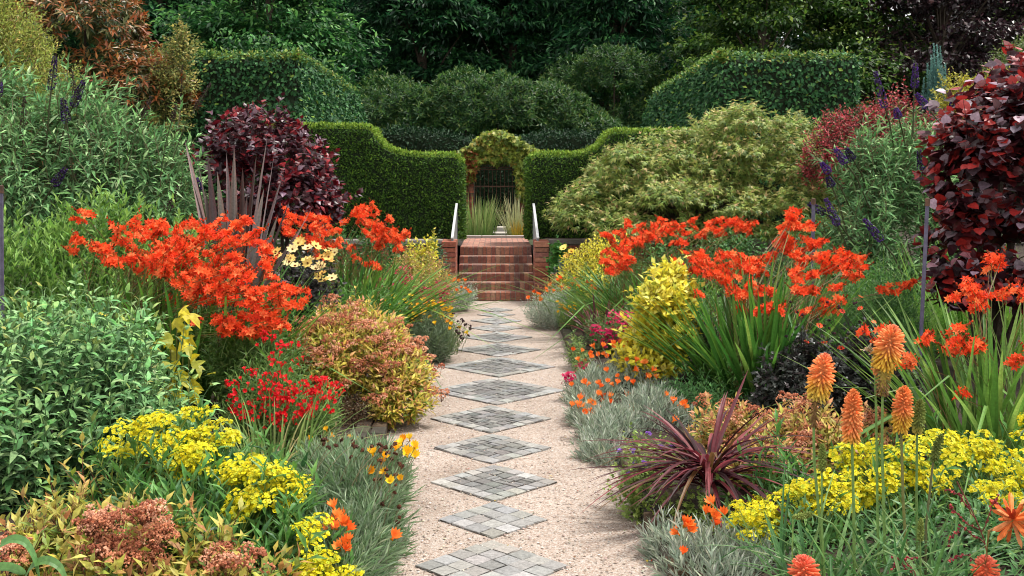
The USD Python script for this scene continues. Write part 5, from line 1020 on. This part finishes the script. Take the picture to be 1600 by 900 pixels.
perennial('magenta_phlox', 'vivid magenta flowers in front of the yellow column in the right border', 'flowers', [blob(915, 985, 495, 560, 11, .35), blob(960, 1020, 480, 550, 11.4, .35)], 320, 10, 'lance', .07, .018, [(3, col('#5f7a44', .75)), (2, col('#7a8a50', .75))],
    [([(925, 515), (960, 490), (985, 500), (980, 540), (935, 545)], 34, 10.6, 11, None), ([(960, 490), (1010, 485), (1005, 510), (970, 510)], 12, 11, 11.4, None), ([(890, 565), (920, 568), (915, 582), (888, 580)], 4, 9.6, 9.9, None), ([(880, 590), (896, 585), (896, 608), (880, 608)], 5, 8.9, 9.1, None)], cluster(MAG, .05, 12, .030), 619)
# yellow column and box
shrub('golden_philadelphus', 'bright yellow upright shrub rising beside the dark box in the right border', 'shrub', [blob(1005, 1085, 425, 600, 9.5, .35), blob(985, 1070, 470, 600, 9.4, .35), blob(1020, 1075, 412, 520, 9.6, .25), blob(965, 1060, 520, 612, 9.3, .35), blob(1000, 1060, 440, 520, 9.3, .25)], 620, 9, 'oval', .095, .058, [(5, col('#ecdc44', .92)), (3, col('#dcd048', .9)), (2, col('#f2e874', .95)), (.5, col('#a8b040', .8))], single=180, leng=.28, upb=.9, splay=1.0, droop=.2, stemc=col('#8a7a3a', .6), stemr=.0025, smaller=.25, lump=.2, seed=620)
shrub('box_shrub', 'dark green box shrub between the yellow shrub and the crocosmia blades', 'shrub', [blob(1060, 1135, 490, 640, 9.5, .4), blob(1075, 1150, 520, 650, 9.3, .35)], 620, 10, 'oval', .03, .018, [(3, col('#2a4a26', .6)), (2, col('#3a5c2e', .65)), (.7, col('#55703a', .7))], M_GLOSSY, leng=.12, seed=621)
dk = dahlia('near-black leaved dahlia with dark stems between the crocosmia blades and the hot pokers', [blob(1200, 1330, 530, 690, 7.8, .45), blob(1290, 1440, 510, 690, 7.9, .45), blob(1180, 1280, 560, 700, 7.6, .4), blob(1330, 1430, 560, 680, 7.5, .35)], 620, [(1240, 470), (1330, 460), (1400, 480), (1330, 560), (1240, 540)], 9, CROC, 7.9, 622, .026, leafpal=[(3, col('#2f3430', .5)), (2, col('#3f463c', .55)), (1, col('#4a3a3e', .55))], centre=col('#4a1a12', .6))
r = RNG(623)
heads_on(dk, r, PX([(1230, 470), (1400, 470), (1400, 560), (1220, 560)], 40, r, r.uniform(7.6, 8, 40)), lambda p: umbel(r, p, .008, 4, .02, [(1, col('#3a2028', .5)), (1, col('#5a3038', .6))], 1, .3, 'bead', False), 'bud', M_PETAL, col('#2e2224', .5))
shrub('leafy_perennial', 'feathery green foliage at the foot of the dark box in the right border', 'plant', [blob(1010, 1130, 590, 720, 8.2, .4), blob(1060, 1150, 600, 720, 8, .35)], 420, 12, 'flat', .06, .012, [(3, col('#4f8048', .75)), (2, col('#6a9a58', .8))], leng=.25, upb=1.3, seed=624)
# silver gazanias along the path, right
t = perennial('grey_gazania', 'long silver-grey gazania mound with orange flowers spilling onto the path on the right', 'flowers', [blob(880, 985, 575, 690, 9, .5), blob(940, 1060, 560, 690, 9.2, .5), blob(900, 1010, 640, 742, 7.6, .4), blob(960, 1080, 610, 735, 7.9, .45), blob(885, 960, 610, 705, 8.2, .35), blob(905, 985, 680, 745, 7.1, .25)], 1700, 11, 'flat', .085, .0125, SIL,
    [([(885, 610), (960, 560), (1040, 575), (1030, 600), (930, 640), (890, 640)], 26, 8.3, 9, None), ([(895, 640), (950, 610), (1080, 620), (1085, 640), (1000, 650), (910, 640)], 12, 8.0, 8.6, None), ([(890, 550), (950, 535), (1005, 535), (1000, 550), (900, 570)], 22, 9.5, 10.2, None), ([(895, 620), (945, 630), (935, 655), (900, 655)], 6, 7.9, 8.1, None), ([(1040, 625), (1080, 625), (1075, 640), (1045, 640)], 4, 7.9, 8.2, None), ([(1045, 660), (1060, 660), (1055, 668)], 1, 7.2, 7.3, None)], gaz(.034, ORG), 625, M_MATT, stalkc=col('#9aa088', .75), leng=.15, upb=1.1, splay=.55, droop=.0)
# red cordyline
r = RNG(626); t = thing('red_cordyline', 'arching burgundy cordyline spilling over the brick edging on the right', 'plant'); c0 = at(1108, 785, 5.75); c0[2] = .24; res = []
RC = [(3, col('#6a2630', .7)), (3, col('#50202a', .62)), (1.6, col('#944a50', .78)), (1.5, col('#3f1c20', .55)), (1.2, col('#7a5a38', .7))]
for i in range(130):
    a = r.uniform(0, 6.283); o = np.array([math.cos(a), math.sin(a) * .9, 0]); sp = r.uniform(.6, 3.2); L = r.uniform(.42, .74); c = palette(r, 1, RC, .15)[0]
    res.append(blade(c0 + o * .03 + [0, 0, r.uniform(-.05, .1)], nrm(o * sp + [0, 0, 1]), L, .027 * r.uniform(.75, 1.2), bend=o * .15 + np.array([0, 0, -.42 * min(sp, 1.6) ** .6]) * r.uniform(.5, 1.2), n=8, fold=.2, c0=c * .85, c1=c, edge=np.clip(c * [1.35, 1.3, 1.3], 0, .6)))
for V, F, C in shuffle_near(res): put(t, 'blade', V, F, M_LEAF, C)
for tip, Y in (((1170, 575), 6.5), ((1200, 640), 6.2), ((1062, 655), 6.1), ((1045, 690), 6.0), ((1205, 690), 5.9)):
    b_ = at(*tip, Y); a = c0 + [0, .1, 0]; c = palette(r, 1, RC, .1)[0] * .8; V, F, C = blade(a, b_ - a, np.linalg.norm(b_ - a), .032, bend=(0, 0, 0), n=7, fold=.2, c0=c, c1=c); put(t, 'blade', V, F, M_MATT, C)
perennial('purple_cranesbill', 'small purple flowers and lime foliage beneath the burgundy cordyline', 'flowers', [blob(975, 1060, 690, 800, 6.3, .3), blob(960, 1030, 730, 830, 5.9, .22), blob(1050, 1160, 765, 860, 5.5, .2), blob(1015, 1075, 770, 835, 5.6, .12)], 300, 8, 'lobed', .045, .04, [(3, col('#7f9a48', .8)), (2, col('#9ab058', .82))], [([(960, 680), (1070, 670), (1060, 700), (980, 750)], 9, 6, 6.4, None)], lambda r, p: umbel(r, p, .016, 5, .022, [(1, col('#8a5ab8', .8))], 1, .4, 'bract', False), 627)
r = RNG(628)
t, p, n = shrub('golden_spirea', 'orange-gold spirea with fading pink heads behind the hot pokers on the right', 'shrub', [blob(1090, 1180, 640, 760, 6.7, .35), blob(1130, 1250, 650, 800, 6.5, .45), blob(1200, 1330, 640, 790, 6.6, .45), blob(1280, 1400, 655, 800, 6.7, .4), blob(1130, 1230, 690, 820, 6.2, .35)], 720, 10, 'oval', .075, .03, [(3, col('#a4ac48', .85)), (3, col('#bcb054', .86)), (2, col('#cc9a66', .85)), (1, col('#7a9444', .78))], single=180, leng=.22, upb=.8, splay=.95, droop=.2, tiptint=[(2, col('#dc9a72', .88)), (2, col('#dcc068', .9))], tipfrac=.6, stemc=col('#7a4a34', .6), stemr=.0025, smaller=.25, seed=629)
k = np.where((n[:, 2] > .05) & (n[:, 1] < .2))[0]
for i in r.choice(k, 60, replace=False): corymb(r, p[i] + n[i] * .025, r.uniform(.045, .07), 7).put(t, 'flower_head', M_PETAL)
spurge('yellow-flowered spurge behind the hot poker stems on the right', [blob(1150, 1330, 730, 960, 5.6, .5), blob(1290, 1480, 710, 950, 5.7, .5), blob(1440, 1640, 690, 940, 5.8, .5)], 420, [
    ([(1300, 705), (1380, 690), (1470, 680), (1560, 675), (1570, 705), (1440, 735), (1310, 740)], 62, 5.7, 6.1), ([(1140, 810), (1200, 775), (1290, 740), (1400, 745), (1400, 780), (1280, 800), (1180, 830)], 70, 5.2, 5.6), ([(1370, 730), (1500, 720), (1490, 760), (1380, 770)], 22, 5.4, 5.7),
    ([(1540, 730), (1600, 700), (1620, 760), (1560, 780)], 24, 5.2, 5.5), ([(1570, 655), (1620, 650), (1620, 690), (1580, 690)], 8, 5.9, 6.1), ([(1520, 760), (1600, 750), (1600, 790), (1530, 790)], 14, 5.0, 5.2), ([(1140, 790), (1200, 790), (1210, 850), (1150, 850)], 18, 4.9, 5.2), ([(1480, 690), (1560, 700), (1520, 730)], 10, 5.5, 5.7)], 630, R=.05)
shrub('leafy_ground_cover', 'dense green leaves under the yellow spurge and hot pokers at lower right', 'plant', [blob(1130, 1330, 790, 1000, 5.2, .5), blob(1300, 1480, 780, 1000, 5.25, .5), blob(1450, 1650, 770, 1000, 5.3, .5), blob(1230, 1600, 870, 1010, 4.7, .4), blob(1380, 1520, 800, 960, 4.9, .4), blob(1490, 1660, 790, 960, 4.9, .45)], 1000, 11, 'oval', .085, .026, [(3, col('#4f7e44', .78)), (2, col('#66945a', .82)), (1, col('#8aa860', .85))], leng=.28, upb=1.0, seed=640, single=120)
shrub('leafy_ground_cover', 'low green foliage between the crocosmia blades and the silver mounds on the right', 'plant', [blob(1000, 1180, 440, 560, 11, .6), blob(1080, 1200, 560, 680, 8.4, .4), blob(1060, 1190, 640, 730, 7.2, .4), blob(1090, 1180, 690, 780, 6.5, .3), blob(880, 990, 420, 500, 13.6, .4), blob(940, 1060, 415, 520, 12.6, .5), blob(1200, 1420, 400, 560, 10.6, .6)], 800, 10, 'flat', .09, .02, [(3, col('#4f8038', .75)), (2, col('#6a9648', .8))], leng=.3, upb=1.2, seed=641)
shrub('low_ground_cover', 'small leaved green plants creeping over the brick edging on the right', 'plant', [blob(885, 915, 520, 590, 10.6, .3), blob(893, 935, 545, 610, 9.8, .3), blob(985, 1060, 725, 790, 6.6, .3)], 260, 9, 'flat', .045, .016, [(3, col('#6a8a48', .78)), (2, col('#8a9a50', .8))], leng=.15, upb=.7, seed=642)
shrub('leafy_shrub', 'plain green leafy shrubs before the right retaining wall, behind the red crocosmia', 'shrub', [blob(960, 1100, 368, 470, 14.8, .5), blob(1080, 1220, 365, 480, 14.6, .6), blob(1200, 1330, 370, 480, 14.5, .6), blob(1320, 1440, 380, 490, 14.2, .6), blob(1420, 1560, 380, 490, 14, .6)], 800, 10, 'flat', .09, .045, [(3, col('#4a7a3a', .75)), (2, col('#5f8c48', .8)), (1, col('#3a6434', .7))], leng=.32, seed=643)
# hot pokers
POK = thing('hot_poker_clump', 'clump of orange hot poker flowers on tall bare stems, front right', 'flowers')
r = RNG(631)
def poker(parent, top, bot, wpx, Y, pals, n=150, tubeL=.030, droop=1.0, name='flower_head', label=None):
    """pals: colours from the foot of the head to its tip"""
    a, b_ = at(*bot, Y), at(*top, Y + r.normal(0, .015)); ax = b_ - a; L = np.linalg.norm(ax); fr = frame(ax); R = wpx / 2 * Y / FPX
    t = (np.arange(n) + .5) / n; an = np.arange(n) * 2.39996; prof = np.clip(np.minimum(.55 + t * 1.6, 1) * (1 - t ** 2.2) ** .75, .05, 1)
    rad = fr[:, 1] * np.cos(an)[:, None] + fr[:, 2] * np.sin(an)[:, None]
    core = R * .45 * prof; P = a + ax * t[:, None] + rad * core[:, None] + ax / L * .008
    tl = np.minimum(tubeL, R * .95 * prof + .006) * r.uniform(.85, 1.15, n)
    dd = nrm(rad * (.75 + .3 * t)[:, None] + ax / L * (-(1 - t) * 1.0 * droop + t ** 2 * 1.2)[:, None] + r.normal(0, .08, (n, 3)))
    pp = np.array(pals); C = np.stack([np.interp(t, np.linspace(0, 1, len(pp)), pp[:, k]) for k in range(3)], -1) * np.exp(r.normal(0, .10, (n, 1)))
    bag = Bag(); bag.add(*flat(leaves('poker', P, dd, r.normal(0, 1, (n, 3)), tl, np.full(n, .0062), C)))
    m = 8; tt = np.linspace(0, 1, m); bag.add(*tube(a + ax * tt[:, None], np.maximum(R * .5 * np.clip(np.minimum(.55 + tt * 1.6, 1) * (1 - tt ** 2.2) ** .75, .05, 1), .003), 8), pp[len(pp) // 2] * .7)
    bag.put(parent, name, M_PETAL, label=label)
def pstem(parent, pts, Y, r0=.007, c=col('#6f8f4a', .75)):
    P = np.array([at(*q_, Y) for q_ in pts]); V, F = tube(P, np.linspace(r0, r0 * .8, len(P)), 7); put(parent, 'stem', V, F, M_STEM, np.asarray(c) * math.exp(r.normal(0, .1)))
O1, O2, Y1, Y2, TAN, GRN = col('#f8a062', .97), col('#f8a868', .97), col('#f0c850', .92), col('#e4d068', .9), col('#b08a58', .75), col('#9aaa58', .78)
poker(POK, (1290, 556), (1277, 622), 40, 4.5, [Y2, Y1, O1, O2, col('#f69a78', .95)], 170, .042)
poker(POK, (1276, 605), (1271, 668), 15, 4.5, [col('#8a6a44', .7), TAN, Y2], 60, .02, name='faded_flowers')
pstem(POK, [(1288, 930), (1283, 840), (1272, 720), (1271, 650)], 4.5)
poker(POK, (1397, 512), (1380, 575), 44, 4.55, [Y1, Y1, O1, O2, col('#f69c7a', .95)], 180, .044)
poker(POK, (1383, 560), (1378, 618), 22, 4.55, [col('#8a6a44', .7), TAN, Y2, Y1], 80, .025, name='faded_flowers')
pstem(POK, [(1384, 930), (1381, 800), (1378, 700), (1379, 600)], 4.55); pstem(POK, [(1374, 930), (1371, 800), (1369, 650), (1367, 560)], 4.58, .006)
poker(POK, (1334, 612), (1330, 690), 34, 4.45, [Y1, O1, O2, O1, col('#ec9a5c', .95)], 230, .03, .9)
pstem(POK, [(1335, 930), (1334, 800), (1331, 690)], 4.45)
poker(POK, (1414, 607), (1407, 674), 34, 4.6, [Y1, Y1, O1, O2, col('#ec9c5c', .95)], 210, .03, .9)
pstem(POK, [(1418, 900), (1411, 780), (1408, 670)], 4.6, c=col('#7a7a44', .7))
poker(POK, (1438, 628), (1433, 678), 24, 4.62, [Y2, GRN, GRN, GRN * .9, GRN * .8], 150, .018, .8, label='still green unopened flower head'); pstem(POK, [(1433, 870), (1432, 760), (1433, 675)], 4.62, .006)
poker(POK, (1470, 682), (1458, 722), 17, 4.6, [GRN * .8] * 4, 110, .014, .6, label='dull green unopened flower head'); pstem(POK, [(1446, 900), (1447, 820), (1458, 720)], 4.6, .006, col('#6a6a44', .65))
poker(POK, (1285, 697), (1284, 738), 14, 4.4, [GRN] * 4, 110, .012, .2, label='small pale green bud'); pstem(POK, [(1290, 930), (1284, 820), (1284, 735)], 4.4, .005)
poker(POK, (1439, 814), (1438, 848), 10, 4.3, [GRN] * 4, 80, .01, .2, label='small slim green bud low among the leaves'); pstem(POK, [(1438, 930), (1438, 845)], 4.3, .004)
poker(POK, (1242, 808), (1270, 803), 11, 4.3, [GRN] * 4, 80, .01, .2, label='small green bud bent over sideways'); pstem(POK, [(1345, 900), (1325, 850), (1300, 818), (1268, 803)], 4.3, .004)
for pts in ([(1240, 930), (1238, 860), (1239, 810)],): pstem(POK, pts, 4.35, .004)
# faded white head
a = at(1366, 562, 4.58); n = 60; P = np.array([at(*(np.array([1368, 575]) * (1 - s_) + np.array([1352, 545]) * s_ + [0, -14 * math.sin(math.pi * s_)]), 4.58) for s_ in np.linspace(0, 1, n)]) + r.normal(0, .006, (n, 3))
V, F, C = flat(leaves('poker', P, r.normal(0, .6, (n, 3)) + [-.3, -.3, -.2], r.normal(0, 1, (n, 3)), np.full(n, .016), np.full(n, .005), palette(r, n, [(1, col('#e8d8b8', .8)), (1, col('#c8a880', .75))]))); put(POK, 'faded_flowers', V, F, M_PETAL, C, label='papery white faded head hooked to the left')
V, F, C = flat(leaves('poker', np.repeat(at(1372, 575, 4.57)[None], 7, 0) + r.normal(0, .004, (7, 3)), np.array([[-.7, -.2, -.5]] * 7) + r.normal(0, .25, (7, 3)), r.normal(0, 1, (7, 3)), np.full(7, .035), np.full(7, .006), palette(r, 7, [(1, O2)]))); put(POK, 'flower', V, F, M_PETAL, C)
poker(POK, (1256, 872), (1258, 935), 48, 4.2, [col('#f4825a', .95)] * 3 + [col('#f6907a', .95)], 150, .045); poker(POK, (1540, 872), (1541, 930), 42, 4.2, [col('#f4825a', .95)] * 3 + [col('#f6907a', .95)], 150, .04); pstem(POK, [(1541, 990), (1541, 925)], 4.2)
c = at(1582, 812, 4.2); n = 34; d = nrm(r.normal(size=(n, 3)) * [1, .5, 1] + [0, -.35, 0]); V, F, C = flat(leaves('poker', np.repeat(c[None], n, 0) + d * .012, d, r.normal(0, 1, (n, 3)), r.uniform(.07, .105, n), np.full(n, .009), palette(r, n, [(2, col('#f08a4a', .9)), (1, col('#f5a868', .9)), (1, col('#e8623a', .9))])))
put(POK, 'flower_head', V, F, M_PETAL, C, label='open orange head with radiating tubes'); pstem(POK, [(1545, 960), (1540, 880), (1545, 830), (1580, 812)], 4.2, .006, col('#8a6a3a', .7))
res = []
for i in range(150):
    a = r.uniform(0, 6.283); base = np.array([gx(r.uniform(1230, 1520), 4.4), 4.4 + r.normal(0, .18), .08]); o = np.array([math.cos(a), math.sin(a) * .8, 0]); sp = r.uniform(.3, 1.5); cc = palette(r, 1, [(3, col('#5f8a4a', .78)), (2, col('#4a7840', .72)), (1, col('#87a468', .82))], .14)[0]
    kink = (r.uniform(.45, .7), o * 1.0 + np.array([0, 0, -1.6])) if r.random() < .25 else None
    res.append(blade(base, nrm(o * sp + [0, 0, 1]), r.uniform(.35, .65), .016 * r.uniform(.7, 1.3), bend=o * .2 + np.array([0, 0, -.45 * sp]) * r.uniform(.3, 1), n=7, fold=.3, c0=cc * .85, c1=cc * 1.1, kink=kink))
for V, F, C in res: put(POK, 'blade', V, F, M_LEAF, C)
b_ = at(1432, 598, 4.9); a = at(1350, 620, 4.7)
V, F, C = blade(at(1352, 622, 4.8), at(1432, 598, 4.8) - at(1352, 622, 4.8), .26, .012, bend=(0, 0, -.08), c0=col('#9ab078', .8)); put(POK, 'blade', V, F, M_LEAF, C)
# dark red seed stems
t = thing('crocosmia_seedheads', 'dark red branching seed stems of a spent crocosmia in the lower right corner', 'flowers')
for pts, m in (([(1545, 950), (1540, 850), (1515, 790), (1495, 752)], 0), ([(1540, 850), (1500, 820), (1482, 850)], 14), ([(1535, 830), (1490, 800), (1485, 790)], 14), ([(1525, 810), (1500, 775), (1480, 765)], 14), ([(1535, 830), (1550, 790), (1560, 775)], 12), ([(1420, 960), (1430, 900), (1400, 870), (1395, 890)], 16), ([(1430, 900), (1410, 872), (1430, 870)], 10), ([(1540, 880), (1500, 868), (1480, 875)], 14)):
    P = np.array([at(*q_, 4.25) for q_ in pts]); tt = np.linspace(0, 1, 9); P = np.stack([np.interp(tt, np.linspace(0, 1, len(P)), P[:, k]) for k in range(3)], -1); P[1:-1] += r.normal(0, .004, (7, 3)); V, F = tube(P, .0025, 4)
    bg = Bag(); bg.add(V, F, col('#7a3a34', .65))
    if m:
        s_ = np.linspace(.2, 1, m); Q = np.stack([np.interp(s_, tt, P[:, k]) for k in range(3)], -1) + r.normal(0, .004, (m, 3)); bg.add(*flat(leaves('bead', Q, r.normal(0, 1, (m, 3)), r.normal(0, 1, (m, 3)), np.full(m, .014), np.full(m, .010), palette(r, m, [(2, col('#8a2a32', .7)), (1, col('#c04a48', .8))]))))
    bg.put(t, 'seed_stem', M_STEM)
# front right silver gazanias
t = perennial('grey_gazania', 'silver-leaved gazania with orange flowers at the bottom edge, right of the path', 'flowers', [blob(1035, 1170, 845, 990, 4.9, .4), blob(1090, 1220, 830, 980, 5.1, .4), blob(1010, 1070, 825, 900, 5.25, .2)], 620, 9, 'flat', .10, .013, SIL, [([(1040, 822), (1080, 822), (1078, 838), (1045, 838)], 4, 5.0, 5.2, None), ([(1098, 790), (1135, 795), (1130, 838), (1100, 835)], 7, 5.0, 5.2, None), ([(1065, 865), (1080, 865), (1075, 880)], 1, 4.8, 4.85, None)], gaz(.034, ORG), 632, M_MATT, stalkc=col('#9aa088', .75), leng=.15, upb=1.1, splay=.55, droop=0)
print('triangles', sum(len(UsdGeom.Mesh(p).GetFaceVertexCountsAttr().Get() or []) for p in Usd.PrimRange.AllPrims(stage.GetPseudoRoot()) if p.IsA(UsdGeom.Mesh)))
